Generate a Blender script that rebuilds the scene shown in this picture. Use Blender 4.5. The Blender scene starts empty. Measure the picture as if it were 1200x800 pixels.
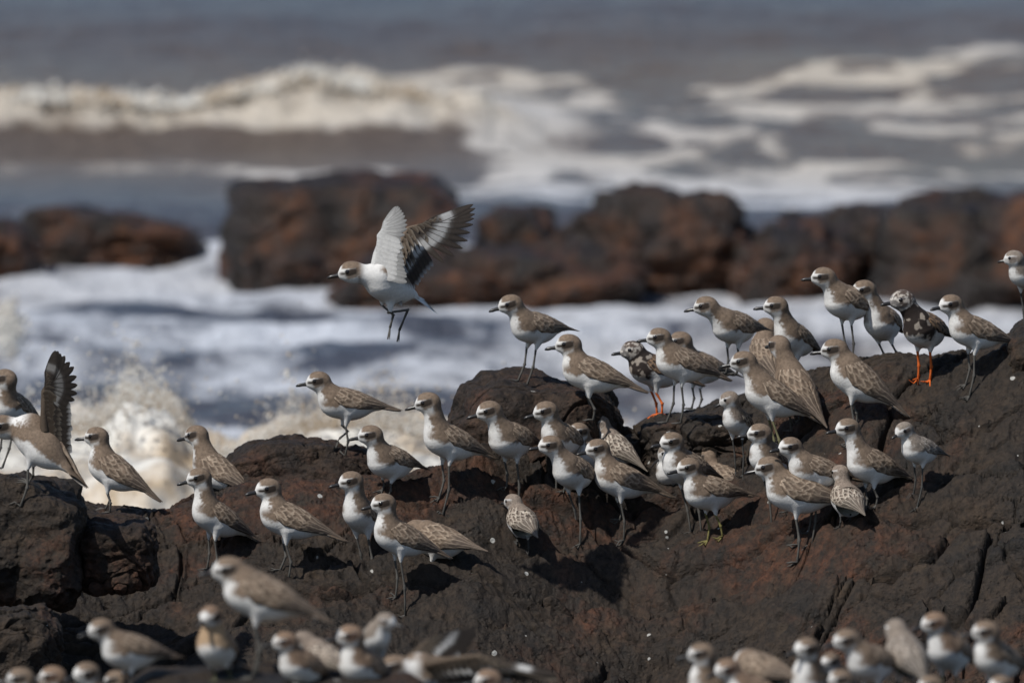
import bpy, math, random
import numpy as np
from mathutils import Vector
from mathutils.bvhtree import BVHTree

random.seed(7)
S = bpy.context.scene
COL = S.collection
R = math.radians

# ------------------------------------------------------------------ camera, sky, sun, exposure
CAMZ = 3.78
PITCH = R(5.0)
FPX = 1200 * 400 / 36.0
cam_d = bpy.data.cameras.new('camera'); cam = bpy.data.objects.new('camera', cam_d); COL.objects.link(cam)
cam_d.lens = 400; cam_d.sensor_width = 36; cam_d.clip_start = 0.5; cam_d.clip_end = 6000
cam.location = (0, 0, CAMZ); cam.rotation_euler = (R(90) - PITCH, 0, 0)
cam_d.dof.use_dof = True; cam_d.dof.focus_distance = 24.85; cam_d.dof.aperture_fstop = 6.4
S.camera = cam
S.render.resolution_x = 1024; S.render.resolution_y = 682

SUN_EL, SUN_AZ = R(50), R(-133)      # azimuth measured from +Y (camera direction) clockwise
w = bpy.data.worlds.new('World'); S.world = w; w.use_nodes = True
nt = w.node_tree; nt.nodes.clear()
sky = nt.nodes.new('ShaderNodeTexSky'); sky.sky_type = 'NISHITA'; sky.sun_disc = False
sky.sun_elevation = SUN_EL; sky.sun_rotation = SUN_AZ; sky.air_density = 1.0; sky.dust_density = 0.6; sky.ozone_density = 1.5
bg = nt.nodes.new('ShaderNodeBackground'); bg.inputs[1].default_value = 0.085
out = nt.nodes.new('ShaderNodeOutputWorld'); nt.links.new(sky.outputs[0], bg.inputs[0]); nt.links.new(bg.outputs[0], out.inputs[0])
sd = bpy.data.lights.new('sun', 'SUN'); sun = bpy.data.objects.new('sun', sd); COL.objects.link(sun)
sd.energy = 4.0; sd.angle = R(0.55); sd.color = (1.0, 0.965, 0.91)
sdir = Vector((math.sin(SUN_AZ) * math.cos(SUN_EL), math.cos(SUN_AZ) * math.cos(SUN_EL), math.sin(SUN_EL)))
sun.rotation_euler = (-sdir).to_track_quat('-Z', 'Y').to_euler(); sun.location = (0, 0, 20)
S.view_settings.view_transform = 'Standard'; S.view_settings.look = 'None'
S.view_settings.exposure = 0.12; S.view_settings.gamma = 1.0; S.view_settings.use_curve_mapping = False

# ------------------------------------------------------------------ helpers
SP, CP = math.sin(PITCH), math.cos(PITCH)
def P(px, py, y):
    """world point at depth y seen at photo pixel (px, py) (1200x800 frame)"""
    a = (px - 600) / FPX; b = (400 - py) / FPX
    d = np.array([a, CP + b * SP, -SP + b * CP])
    s = y / d[1]
    return np.array([0, 0, CAMZ]) + d * s
def zray(px, py, y):
    b = (400 - np.asarray(py, float)) / FPX
    return CAMZ + y * (-SP + b * CP) / (CP + b * SP)
def to_px(x, y, z):
    f = y * CP - (z - CAMZ) * SP; u = y * SP + (z - CAMZ) * CP
    return 600 + FPX * x / f, 400 - FPX * u / f

_rng = np.random.RandomState(11)
PERM = np.concatenate([_rng.permutation(256)] * 3).astype(np.int32)
GR = _rng.normal(size=(256, 3)); GR /= np.linalg.norm(GR, axis=1)[:, None]; GR = GR.astype(np.float32)
def perlin(p):
    p = p.astype(np.float32)
    i = np.floor(p).astype(np.int32); f = p - i; i &= 255
    u = f * f * f * (f * (f * 6 - 15) + 10)
    r = np.zeros(len(p), np.float32)
    for dx in (0, 1):
        wx = u[:, 0] if dx else 1 - u[:, 0]
        hx = PERM[i[:, 0] + dx]
        for dy in (0, 1):
            wy = u[:, 1] if dy else 1 - u[:, 1]
            hy = PERM[hx + i[:, 1] + dy]
            for dz in (0, 1):
                wz = u[:, 2] if dz else 1 - u[:, 2]
                g = GR[PERM[hy + i[:, 2] + dz]]
                r += wx * wy * wz * (g[:, 0] * (f[:, 0] - dx) + g[:, 1] * (f[:, 1] - dy) + g[:, 2] * (f[:, 2] - dz))
    return r * 1.5
def fbm(p, octv=4, lac=2.03, gain=0.5, off=0.0):
    r = 0; a = 1.0; q = p + off
    for _ in range(octv):
        r = r + a * perlin(q); q = q * lac + 17.3; a *= gain
    return r
def vor2(u, v, seed=0):
    """2D cellular: returns F1, F2, id in 0..1"""
    iu = np.floor(u).astype(np.int32); iv = np.floor(v).astype(np.int32)
    f1 = np.full(u.shape, 9.0); f2 = np.full(u.shape, 9.0); idd = np.zeros(u.shape); 
    for a in (-1, 0, 1):
        for b in (-1, 0, 1):
            cu = iu + a; cv = iv + b
            h = PERM[(PERM[(cu + seed) & 255] + cv) & 255]
            h2 = PERM[(h + 91) & 255]
            x = cu + h / 256.0; y = cv + h2 / 256.0
            d = np.hypot(u - x, v - y)
            m = d < f1
            f2 = np.where(m, f1, np.minimum(f2, d)); idd = np.where(m, h / 256.0, idd); f1 = np.where(m, d, f1)
    return f1, f2, idd
def sstep(a, b, x):
    t = np.clip((x - a) / (b - a), 0, 1); return t * t * (3 - 2 * t)

def mesh_np(name, V, F, mats, smooth=True, col=None, extra=None, midx=None):
    me = bpy.data.meshes.new(name)
    V = np.asarray(V, np.float32); F = np.asarray(F, np.int32)
    n, k = F.shape
    me.vertices.add(len(V)); me.vertices.foreach_set('co', V.ravel())
    me.loops.add(n * k); me.loops.foreach_set('vertex_index', F.ravel())
    me.polygons.add(n); me.polygons.foreach_set('loop_start', np.arange(0, n * k, k, dtype=np.int32))
    if k > 4: pass
    me.polygons.foreach_set('use_smooth', np.full(n, smooth))
    if midx is not None: me.polygons.foreach_set('material_index', np.asarray(midx, np.int32))
    for m in (mats if isinstance(mats, (list, tuple)) else [mats]): me.materials.append(m)
    if col is not None:
        c = np.ones((len(V), 4), np.float32); c[:, :3] = col
        at = me.attributes.new('Col', 'FLOAT_COLOR', 'POINT'); at.data.foreach_set('color', c.ravel())
    for nme, arr in (extra or {}).items():
        at = me.attributes.new(nme, 'FLOAT', 'POINT'); at.data.foreach_set('value', np.asarray(arr, np.float32))
    me.update(calc_edges=True); me.validate()
    return me
def link(name, me, parent=None, **props):
    o = bpy.data.objects.new(name, me); COL.objects.link(o)
    if parent is not None: o.parent = parent
    for k, v in props.items():
        if v is not None: o[k] = v
    return o
def grid_faces(nu, nv, wrap_v=False):
    i = np.arange(nu - 1)[:, None]; j = np.arange(nv if wrap_v else nv - 1)[None, :]
    a = i * nv + j; b = i * nv + (j + 1) % nv; c = (i + 1) * nv + (j + 1) % nv; d = (i + 1) * nv + j
    return np.stack([a, b, c, d], -1).reshape(-1, 4)

class NT:
    def __init__(s, name):
        s.m = bpy.data.materials.new(name); s.m.use_nodes = True; s.t = s.m.node_tree
        s.b = s.t.nodes['Principled BSDF']; s.o = s.t.nodes['Material Output']
    def n(s, typ, **kw):
        nd = s.t.nodes.new(typ)
        for k, v in kw.items():
            if k in nd.inputs.keys() if isinstance(k, str) else False: nd.inputs[k].default_value = v
            else: setattr(nd, k, v)
        return nd
    def l(s, a, b): s.t.links.new(a, b)
    def noise(s, scale, detail=5, rough=0.6, vec=None, dist=0.0):
        nd = s.t.nodes.new('ShaderNodeTexNoise'); nd.inputs['Scale'].default_value = scale
        nd.inputs['Detail'].default_value = detail; nd.inputs['Roughness'].default_value = rough; nd.inputs['Distortion'].default_value = dist
        if vec is not None: s.l(vec, nd.inputs['Vector'])
        return nd.outputs['Fac']
    def ramp(s, fac, stops):
        nd = s.t.nodes.new('ShaderNodeValToRGB'); e = nd.color_ramp.elements
        while len(e) < len(stops): e.new(0.5)
        for q, (pos, c) in zip(e, stops): q.position = pos; q.color = (*c, 1) if len(c) == 3 else c
        s.l(fac, nd.inputs[0]); return nd.outputs[0]
    def mix(s, fac, a, b, mode='MIX'):
        nd = s.t.nodes.new('ShaderNodeMix'); nd.data_type = 'RGBA'; nd.blend_type = mode
        for v, k in ((fac, 0), (a, 6), (b, 7)):
            if isinstance(v, (int, float)): nd.inputs[k].default_value = v
            elif isinstance(v, tuple): nd.inputs[k].default_value = (*v, 1)
            else: s.l(v, nd.inputs[k])
        return nd.outputs[2]
    def math(s, op, a, b=0.0):
        nd = s.t.nodes.new('ShaderNodeMath'); nd.operation = op
        for v, k in ((a, 0), (b, 1)):
            if isinstance(v, (int, float)): nd.inputs[k].default_value = v
            else: s.l(v, nd.inputs[k])
        return nd.outputs[0]
    def bump(s, h, strength, dist, prev=None):
        nd = s.t.nodes.new('ShaderNodeBump'); nd.inputs['Strength'].default_value = strength; nd.inputs['Distance'].default_value = dist
        s.l(h, nd.inputs['Height'])
        if prev is not None: s.l(prev, nd.inputs['Normal'])
        return nd.outputs[0]

# ------------------------------------------------------------------ materials
def rock_mat(name, dark, mid, rust, rough, wet=0.0, rust_amt=0.52, specks=True, sc=1.0):
    N = NT(name)
    geo = N.n('ShaderNodeTexCoord').outputs['Object']
    n1 = N.noise(2.2 * sc, 6, 0.62, geo, 0.6)
    n2 = N.noise(5.5 * sc, 8, 0.7, geo, 0.4)
    n3 = N.noise(60 * sc, 6, 0.75, geo)
    base = N.mix(N.ramp(n2, [(0.35, (0, 0, 0)), (0.68, (1, 1, 1))]), dark, mid)
    rf = N.ramp(n1, [(rust_amt, (0, 0, 0)), (rust_amt + 0.13, (1, 1, 1))])
    n4 = N.noise(22 * sc, 7, 0.7, geo)
    rf2 = N.math('MULTIPLY', rf, N.ramp(n4, [(0.38, (0, 0, 0)), (0.6, (1, 1, 1))]))
    base = N.mix(rf2, base, rust)
    base = N.mix(0.9, base, N.ramp(n3, [(0.36, (0.35, 0.34, 0.33)), (0.60, (1.6, 1.57, 1.5))]), 'MULTIPLY')
    n5 = N.noise(9.0 * sc, 5, 0.7, geo)
    ochre = N.math('MULTIPLY', N.ramp(n5, [(0.57, (0, 0, 0)), (0.68, (1, 1, 1))]), N.ramp(n4, [(0.45, (0, 0, 0)), (0.6, (1, 1, 1))]))
    base = N.mix(N.math('MULTIPLY', ochre, 0.55), base, (0.07, 0.047, 0.027))
    if specks:
        v = N.t.nodes.new('ShaderNodeTexVoronoi'); v.inputs['Scale'].default_value = 26; v.inputs['Randomness'].default_value = 1.0
        N.l(geo, v.inputs['Vector'])
        # scattered barnacle and shell specks; only where the cell's random value is high
        sep = N.t.nodes.new('ShaderNodeSeparateColor'); N.l(v.outputs['Color'], sep.inputs[0])
        rad = N.math('MULTIPLY', N.math('GREATER_THAN', sep.outputs[0], 0.80), N.math('MULTIPLY', sep.outputs[1], 0.20))
        nd = N.noise(300, 2, 0.5, geo)
        sp = N.math('LESS_THAN', N.math('ADD', v.outputs['Distance'], N.math('MULTIPLY', nd, 0.035)), N.math('ADD', rad, 0.0))
        base = N.mix(sp, base, (0.42, 0.41, 0.38))
    N.l(base, N.b.inputs['Base Color'])
    rr = N.ramp(n2, [(0.3, (rough - wet,) * 3), (0.7, (min(rough + 0.2, 1),) * 3)])
    N.l(rr, N.b.inputs['Roughness'])
    N.b.inputs['Specular IOR Level'].default_value = 0.22 + wet
    b = N.bump(n4, 0.7, 0.02 / sc); b = N.bump(n3, 0.9, 0.008 / sc, b)
    vb = N.t.nodes.new('ShaderNodeTexVoronoi'); vb.inputs['Scale'].default_value = 75 * sc; N.l(geo, vb.inputs['Vector'])
    pit = N.math('MULTIPLY', N.ramp(vb.outputs['Distance'], [(0.12, (0, 0, 0)), (0.35, (1, 1, 1))]), 1.0)
    pm = N.ramp(N.noise(8 * sc, 4, 0.6, geo), [(0.45, (0, 0, 0)), (0.6, (1, 1, 1))])
    b = N.bump(N.math('MULTIPLY', pit, pm), 0.6, 0.006 / sc, b)
    N.l(b, N.b.inputs['Normal'])
    return N.m
M_ROCK = rock_mat('dark_basalt', (0.0140, 0.0110, 0.0086), (0.036, 0.0240, 0.0155), (0.070, 0.0280, 0.0140), 0.64, 0.12, 0.52)
M_ROCK_RED = rock_mat('red_brown_basalt', (0.014, 0.0105, 0.0085), (0.040, 0.025, 0.0165), (0.064, 0.028, 0.016), 0.68, 0.08, 0.47)
M_ROCK_WET = rock_mat('wet_red_basalt', (0.008, 0.0062, 0.0055), (0.024, 0.0125, 0.007), (0.095, 0.032, 0.0085), 0.42, 0.20, 0.46, specks=False, sc=1.0)

def feather_mat():
    N = NT('plumage')
    a = N.n('ShaderNodeAttribute'); a.attribute_name = 'Col'
    geo = N.n('ShaderNodeTexCoord').outputs['Object']
    n = N.noise(190, 4, 0.65, geo)
    c = N.mix(0.4, a.outputs['Color'], N.ramp(n, [(0.3, (0.7, 0.7, 0.7)), (0.7, (1.2, 1.2, 1.2))]), 'MULTIPLY')
    N.l(c, N.b.inputs['Base Color']); N.b.inputs['Roughness'].default_value = 0.78
    N.b.inputs['Specular IOR Level'].default_value = 0.18
    N.b.inputs['Sheen Weight'].default_value = 0.0
    N.l(N.bump(n, 0.35, 0.0025), N.b.inputs['Normal'])
    return N.m
def simple(name, col, rough, spec=0.5):
    N = NT(name)
    geo = N.n('ShaderNodeTexCoord').outputs['Object']
    n = N.noise(400, 3, 0.6, geo)
    c = N.mix(0.5, col, N.ramp(n, [(0.3, (0.75, 0.75, 0.75)), (0.7, (1.25, 1.25, 1.25))]), 'MULTIPLY')
    N.l(c, N.b.inputs['Base Color']); N.b.inputs['Roughness'].default_value = rough; N.b.inputs['Specular IOR Level'].default_value = spec
    return N.m
M_FEATH = feather_mat()
def wing_mat():
    m = feather_mat(); m.name = 'thin_flight_feathers'; t = m.node_tree; b = t.nodes['Principled BSDF']; o = t.nodes['Material Output']
    tr = t.nodes.new('ShaderNodeBsdfTranslucent'); mx = t.nodes.new('ShaderNodeMixShader'); mx.inputs[0].default_value = 0.3
    t.links.new(b.inputs['Base Color'].links[0].from_socket, tr.inputs[0])
    t.links.new(b.outputs[0], mx.inputs[1]); t.links.new(tr.outputs[0], mx.inputs[2]); t.links.new(mx.outputs[0], o.inputs[0])
    return m
M_WING = wing_mat()
M_EYE = simple('dark_eye', (0.008, 0.006, 0.005), 0.06, 0.6)
M_BILL = simple('black_bill', (0.022, 0.02, 0.019), 0.3, 0.5)
def foam_mat():
    N = NT('foam_spray')
    geo = N.n('ShaderNodeTexCoord').outputs['Object']
    n = N.noise(3.0, 5, 0.6, geo)
    N.l(N.ramp(n, [(0.40, (0.42, 0.33, 0.23)), (0.58, (0.68, 0.66, 0.61))]), N.b.inputs['Base Color'])
    N.b.inputs['Roughness'].default_value = 0.6; N.b.inputs['Subsurface Weight'].default_value = 0.0
    N.l(N.bump(N.noise(14, 6, 0.7, geo), 0.4, 0.04), N.b.inputs['Normal'])
    return N.m
M_SPRAY = foam_mat()
def water_mat():
    N = NT('silty_sea_water')
    geo = N.n('ShaderNodeTexCoord').outputs['Object']
    a = N.n('ShaderNodeAttribute'); a.attribute_name = 'foam'
    t = N.n('ShaderNodeAttribute'); t.attribute_name = 'silt'
    mp = N.t.nodes.new('ShaderNodeMapping'); mp.inputs['Scale'].default_value = (1, 0.45, 1); N.l(geo, mp.inputs[0])
    n = N.noise(4.5, 8, 0.65, mp.outputs[0], 0.8)
    f = N.math('ADD', a.outputs['Fac'], N.math('MULTIPLY', N.math('SUBTRACT', n, 0.5), 1.25))
    fm = N.ramp(f, [(0.34, (0, 0, 0)), (0.74, (1, 1, 1))])
    water = N.mix(t.outputs['Fac'], (0.062, 0.069, 0.090), (0.115, 0.084, 0.060))
    foamc = N.mix(t.outputs['Fac'], (0.48, 0.505, 0.555), (0.48, 0.43, 0.365))
    N.l(N.mix(fm, water, foamc), N.b.inputs['Base Color'])
    N.l(N.ramp(fm, [(0, (0.28,) * 3), (1, (0.8,) * 3)]), N.b.inputs['Roughness'])
    N.b.inputs['Specular IOR Level'].default_value = 0.3; N.b.inputs['IOR'].default_value = 1.33
    b = N.bump(N.noise(9, 6, 0.65, mp.outputs[0]), 0.8, 0.09)
    b = N.bump(n, 0.5, 0.05, b)
    N.l(b, N.b.inputs['Normal'])
    return N.m
M_WATER = water_mat()

# ------------------------------------------------------------------ rocks
def rock_relief(X, Y, Z, amp=1.0, seed=0.0):
    """relief (metres) of blocky, cracked, pitted basalt, in world coordinates"""
    p = np.stack([X, Y, Z], 1)
    wx = fbm(p * 2.1, 3, off=3.1 + seed); wy = fbm(p * 2.1, 3, off=40.7 + seed)
    d = 0.026 * fbm(p * 1.5, 3, off=7 + seed)
    # big slabs, long across
    u = X * 1.5 + wx * 0.45; v = (Y * 4.2 + Z * 4.2) + wy * 0.4
    f1, f2, idd = vor2(u, v, 5 + int(seed))
    edge = f2 - f1
    d += (idd - 0.5) * 0.036 * sstep(0.0, 0.10, edge) - 0.030 * (1 - sstep(0.0, 0.035, edge))
    # smaller blocks
    u2 = X * 4.2 + wx * 0.8; v2 = (Y * 11.0 + Z * 10.0) + wy * 0.8
    g1, g2, ig = vor2(u2, v2, 23 + int(seed))
    e2 = g2 - g1; msk = sstep(-0.1, 0.35, fbm(p * 1.7, 2, off=77 + seed))
    d += msk * ((ig - 0.5) * 0.020 * sstep(0, 0.12, e2) - 0.016 * (1 - sstep(0, 0.08, e2)))
    d += 0.0075 * fbm(p * 7.0, 4, off=19 + seed)
    r = 1 - np.abs(fbm(p * 14.0, 3, off=31 + seed)); d -= 0.004 * np.clip(r - 0.82, 0, 1) / 0.18
    d += 0.0052 * fbm(p * 34.0, 3, gain=0.65, off=53 + seed)
    cr1, cr2, ic = vor2(X * 2.0 + wx * 0.8 + 0.03 * fbm(p * 30, 2), (Y * 11.0 + Z * 11.0) + wy * 0.9, 57 + int(seed))
    ck = (1 - sstep(0.0, 0.05, cr2 - cr1)) * sstep(0.0, 0.3, fbm(p * 2.3, 2, off=91 + seed))
    d -= 0.018 * ck
    d += 0.0017 * fbm(p * 85.0, 2, off=13 + seed)
    # pits
    w1, w2, iw = vor2(X * 26 + wx, (Y + Z * 1.3) * 26 + wy, 71)
    d -= 0.009 * (iw > 0.5) * (1 - sstep(0.12, 0.36, w1)) * sstep(-0.1, 0.2, fbm(p * 3.3, 2, off=5 + seed))
    return d * amp

# skyline of the near shelf in photo pixels (without the boulders on top of it)
SKX = np.array([-2600, -900, -200, 0, 60, 120, 190, 240, 290, 420, 480, 520, 560, 640, 700, 745, 800, 850, 900, 950, 1000, 1100, 1150, 1180, 1210, 1400, 2000, 3800])
SKY = np.array([640, 600, 590, 590, 580, 582, 590, 578, 560, 560, 548, 535, 510, 500, 498, 504, 486, 470, 455, 436, 424, 420, 408, 392, 384, 400, 430, 470])
XD = np.arange(-1.42, 1.42, 0.0027)
ext = 1.42 + np.cumsum(np.linspace(0.006, 0.12, 46))
XS = np.concatenate([-ext[::-1], XD, ext])
YS = np.concatenate([np.arange(22.2, 23.5, 0.012), np.arange(23.5, 25.9, 0.0042), np.arange(25.9, 28.2, 0.012)])
GX, GY = np.meshgrid(XS, YS, indexing='ij')
def shelf_base(X, Y):
    pxx = 600 + FPX * X / 25.1
    yr = 25.35 + 0.18 * np.sin(X * 2.1 + 0.6) + 0.08 * np.sin(X * 5.3)
    z0 = zray(0, np.interp(pxx, SKX, SKY), yr)
    f = yr - Y
    front = z0 - 0.06 * f - 0.56 * np.maximum(f - 0.12, 0) - 0.3 * np.maximum(f - 1.2, 0)
    # terraces: long ledges that run across
    q = f * 5.0 + 0.5 * np.sin(X * 1.7 + 2.0) + 0.25 * np.sin(X * 4.1)
    fr = q - np.floor(q)
    front += 0.032 * (sstep(0.0, 0.8, 1 - fr) - 0.5) * (f > 0.15)
    back = z0 - 0.25 * np.maximum(-f, 0) - 0.9 * np.maximum(-f - 0.35, 0)
    z = np.where(f > 0, front, back)
    return np.maximum(z, -0.4)
Z0 = shelf_base(GX, GY)
X1, Y1, Z1 = GX.ravel(), GY.ravel(), Z0.ravel()
fz = 25.4 - Y1; pz = np.stack([X1, Y1, 0 * X1], 1)
qs = fz * 9.5 + 1.3 * fbm(pz * 1.4, 3, off=201) + 0.5 * fbm(pz * 6, 2, off=211); fq = qs - np.floor(qs)
Z1 = Z1 + 0.027 * (sstep(0.0, 0.9, 1 - fq) - 0.5) * sstep(-0.25, 0.15, fbm(pz * 1.8, 2, off=221)) * (fz > 0.1)
D = rock_relief(X1, Y1, np.zeros_like(Z1) + 0.2)
al = R(24)
V = np.stack([X1, Y1 - D * math.sin(al), Z1 + D * math.cos(al)], 1)
shelf_V, shelf_dims = V, GX.shape
link('rock_shelf', mesh_np('rock_shelf', V, grid_faces(*GX.shape)[:, ::-1], M_ROCK), kind='structure')
BV = []
def add_bvh(V, F): BV.append(BVHTree.FromPolygons(V.tolist(), F.tolist()))
Vr = V.reshape(GX.shape + (3,))[::2, ::2]
add_bvh(Vr.reshape(-1, 3), grid_faces(*Vr.shape[:2]))

def ico_dirs(n):
    """cube-sphere directions and faces"""
    t = np.linspace(-1, 1, n); a, b = np.meshgrid(np.tan(t * math.pi / 4), np.tan(t * math.pi / 4), indexing='ij')
    Vs, Fs = [], []; o = np.ones_like(a)
    for k, (x, y, z) in enumerate([(o, a, b), (-o, b, a), (b, o, a), (a, -o, b), (a, b, o), (b, a, -o)]):
        Vs.append(np.stack([x, y, z], -1).reshape(-1, 3)); Fs.append(grid_faces(n, n) + k * n * n)
    V = np.concatenate(Vs); F = np.concatenate(Fs); V /= np.linalg.norm(V, axis=1)[:, None]
    key = np.round(V * 1e5).astype(np.int64); _, idx, inv = np.unique(key, axis=0, return_index=True, return_inverse=True)
    return V[idx], inv.reshape(-1)[F]
_dirs = {}
def boulder(name, c, rad, seed, mat, label=None, n=150, boxy=0.45, amp=0.62, rot=0.0, tilt=0.0, relief_scale=1.0, bvh=True, kind=None, group=None, cat='rock', rough=0.16):
    if n not in _dirs: _dirs[n] = ico_dirs(n)
    Dr, F = _dirs[n]
    e = 2 + boxy * 4
    rr = (np.abs(Dr) ** e).sum(1) ** (-1 / e)
    p = Dr * rr[:, None]
    lo = 1 + rough * fbm(p * 1.25, 3, off=seed * 3.7) 
    p = p * lo[:, None] * np.array(rad)
    ca, sa = math.cos(tilt), math.sin(tilt)
    p = np.stack([p[:, 0] * ca + p[:, 2] * sa, p[:, 1], -p[:, 0] * sa + p[:, 2] * ca], 1)
    ca, sa = math.cos(rot), math.sin(rot)
    p = np.stack([p[:, 0] * ca - p[:, 1] * sa, p[:, 0] * sa + p[:, 1] * ca, p[:, 2]], 1)
    s = relief_scale
    d = rock_relief(p[:, 0] / s + seed * 5.1, p[:, 1] / s, p[:, 2] / s, amp * s, 0.0)
    nn = Dr / np.array(rad); nn /= np.linalg.norm(nn, axis=1)[:, None]
    V = p + nn * d[:, None]
    o = link(name, mesh_np(name, V, F, mat), label=label, category=(cat if kind is None else None), group=group, kind=kind)
    o.location = c
    if bvh: add_bvh(V + np.array(c), F)
    return o

def bpx(name, px0, px1, pytop, pybot, y, depth, seed, mat, label, **kw):
    """boulder whose outline spans the given photo pixels at depth y"""
    a = P((px0 + px1) / 2, (pytop + pybot) / 2, y); s = y / FPX
    return boulder(name, tuple(a), ((px1 - px0) / 2 * s, depth, (pybot - pytop) / 2 * s), seed, mat, label, **kw)

G1 = 'dark boulders along the top of the near rocks'
bpx('boulder', -70, 100, 552, 720, 24.45, 0.20, 1, M_ROCK, 'pitted dark brown boulder at far left under the flapping bird', group=G1, boxy=0.5)
bpx('boulder', -80, 76, 706, 900, 24.0, 0.2, 2, M_ROCK, 'dark squarish boulder in the lower left corner of the rocks', group=G1, boxy=0.6)
bpx('boulder', 262, 452, 522, 640, 25.4, 0.2, 3, M_ROCK_RED, 'rounded brown boulder with small hollows left of centre, splash behind it', group=G1, boxy=0.35)
bpx('boulder', 528, 722, 446, 600, 25.5, 0.2, 4, M_ROCK_RED, 'tall reddish brown boulder in the centre with a plover on top', group=G1, boxy=0.4, tilt=0.1, n=170)
bpx('boulder', 745, 900, 478, 565, 25.45, 0.18, 5, M_ROCK, 'low dark boulder under the orange-legged turnstone right of the centre gap', group=G1, boxy=0.4, tilt=-0.1)
bpx('boulder', 1165, 1340, 376, 560, 25.3, 0.25, 6, M_ROCK, 'rough rust stained boulder at the right edge of the flock', group=G1, boxy=0.45)
bpx('boulder', 95, 178, 612, 690, 24.45, 0.10, 7, M_ROCK_RED, 'small square red-brown block beside a dark cleft on the left', group=G1, boxy=0.8, amp=0.6)

# near ledge, out of focus, on which the closest birds stand
LX = np.concatenate([-ext[::-1], np.arange(-1.42, 1.42, 0.008), ext]); LY = np.concatenate([np.arange(6, 20.0, 0.12), np.arange(20.0, 21.05, 0.012)])
AX, AY = np.meshgrid(LX, LY, indexing='ij')
ND = 20.3
pxx = 600 + FPX * AX / ND
lp = np.interp(pxx, [-600, 0, 100, 170, 300, 480, 560, 650, 760, 1000, 1200, 2000], [850, 858, 842, 795, 787, 795, 840, 858, 858, 850, 852, 840])
zt = zray(0, lp, ND)
AZ = np.where(AY < ND + 0.1, zt - 0.12 * (ND + 0.1 - AY) * (AY > 19.5) - (AY <= 19.5) * 0.108, zt - 1.6 * (AY - ND - 0.1))
AZ = np.maximum(AZ, 0.25)
d = rock_relief(AX.ravel(), AY.ravel(), np.zeros(AX.size) + 3.0, 0.45)
LV = np.stack([AX.ravel(), AY.ravel(), AZ.ravel() + d], 1)
link('rock_ledge', mesh_np('rock_ledge', LV, grid_faces(*AX.shape)[:, ::-1], M_ROCK), kind='structure')
BVL = BVHTree.FromPolygons(LV.tolist(), grid_faces(*AX.shape).tolist())

# rocks standing in the surf
def sea_rock(px0, px1, pt, pb, y, dep, seed, label, **kw):
    kw.setdefault('relief_scale', 1.6); kw['amp'] = 0.6
    return bpx('sea_rock', px0, px1, pt, pb, y, dep, seed, M_ROCK_WET, label, n=kw.pop('n', 120), bvh=False, group='wet rocks standing in the surf', **kw)
sea_rock(262, 548, 210, 385, 46.0, 0.45, 11, 'big square red-brown rock in the surf behind the flying bird', boxy=0.55, rough=0.16)
sea_rock(400, 620, 296, 395, 45.0, 0.4, 12, 'dark low rock at the foot of the big square surf rock', boxy=0.25)
sea_rock(30, 234, 246, 335, 47.0, 0.4, 13, 'low wet rock in the surf at left, sloping down to the right', boxy=0.1, tilt=0.12, rough=0.3)
sea_rock(-80, 44, 252, 350, 46.2, 0.35, 14, 'black wet rock in the surf cut by the left frame edge', boxy=0.2, rough=0.25)
sea_rock(560, 655, 245, 340, 46.5, 0.3, 15, 'small rounded rusty rock between the square rock and the long surf rock', boxy=0.15, rough=0.25)
sea_rock(500, 745, 288, 395, 45.0, 0.35, 16, 'grey-brown rounded surf rock right of the flying bird', boxy=0.2, rough=0.25)
sea_rock(672, 888, 229, 410, 45.6, 0.45, 17, 'tall knobbly dark rock in the surf above the centre birds', boxy=0.15, rough=0.32)
sea_rock(850, 1010, 264, 405, 45.3, 0.4, 18, 'dark wet surf rock just left of the topmost plovers', boxy=0.2, rough=0.3)
sea_rock(930, 1110, 254, 430, 45.7, 0.5, 19, 'broad brown surf rock behind the topmost plovers', boxy=0.2, rough=0.3)
sea_rock(1010, 1330, 232, 470, 45.2, 0.6, 20, 'large rust streaked surf rock at the right edge', boxy=0.3, rough=0.28)
sea_rock(700, 1300, 288, 420, 45.9, 0.5, 23, 'long low dark shelf of rock joining the surf rocks on the right', boxy=0.5, rough=0.2, n=160)
sea_rock(312, 375, 298, 325, 44.6, 0.15, 21, 'tiny black rock tip showing through foam left of the flying bird', boxy=0.2, n=50)

# ------------------------------------------------------------------ sea
sx = np.concatenate([-np.geomspace(400, 5.2, 30), np.arange(-5, 5, 0.03), np.geomspace(5.2, 400, 30)])
sy = np.concatenate([np.arange(-60, 26, 4.0), np.arange(26, 36, 0.08), np.arange(36, 72, 0.04), 72 + np.cumsum(np.geomspace(0.06, 300, 60))])
WX, WY = np.meshgrid(sx, sy, indexing='ij'); wx, wy = WX.ravel(), WY.ravel()
qx, qy = to_px(wx, np.maximum(wy, 20), np.zeros_like(wx))
p2 = np.stack([wx, wy * 0.7, np.zeros_like(wx)], 1)
n1 = fbm(p2 * 0.8, 4); n2 = fbm(p2 * 2.6, 4, off=9); n0 = fbm(p2 * 0.3, 2, off=33)
act = sstep(22, 30, wy) * (1 - sstep(75, 110, wy)) * (1 - sstep(7, 14, np.abs(wx)))
h = (0.035 * n1 + 0.014 * n2)
def ridge(yc, width_f, width_b, hgt):
    dlt = wy - yc
    return hgt * np.where(dlt < 0, np.exp(-(dlt / width_f) ** 2), np.exp(-(dlt / width_b) ** 2))
pxd = 600 + FPX * wx / 54.0
crest1 = np.interp(pxd, [-400, 0, 130, 210, 330, 380, 480, 560, 640, 800, 1300], [0.20, 0.215, 0.20, 0.175, 0.285, 0.29, 0.235, 0.18, 0.08, 0.03, 0.03])
r1 = ridge(54.2 + 0.25 * n0, 0.55, 1.9, 1.0) * crest1
h += r1
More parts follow.
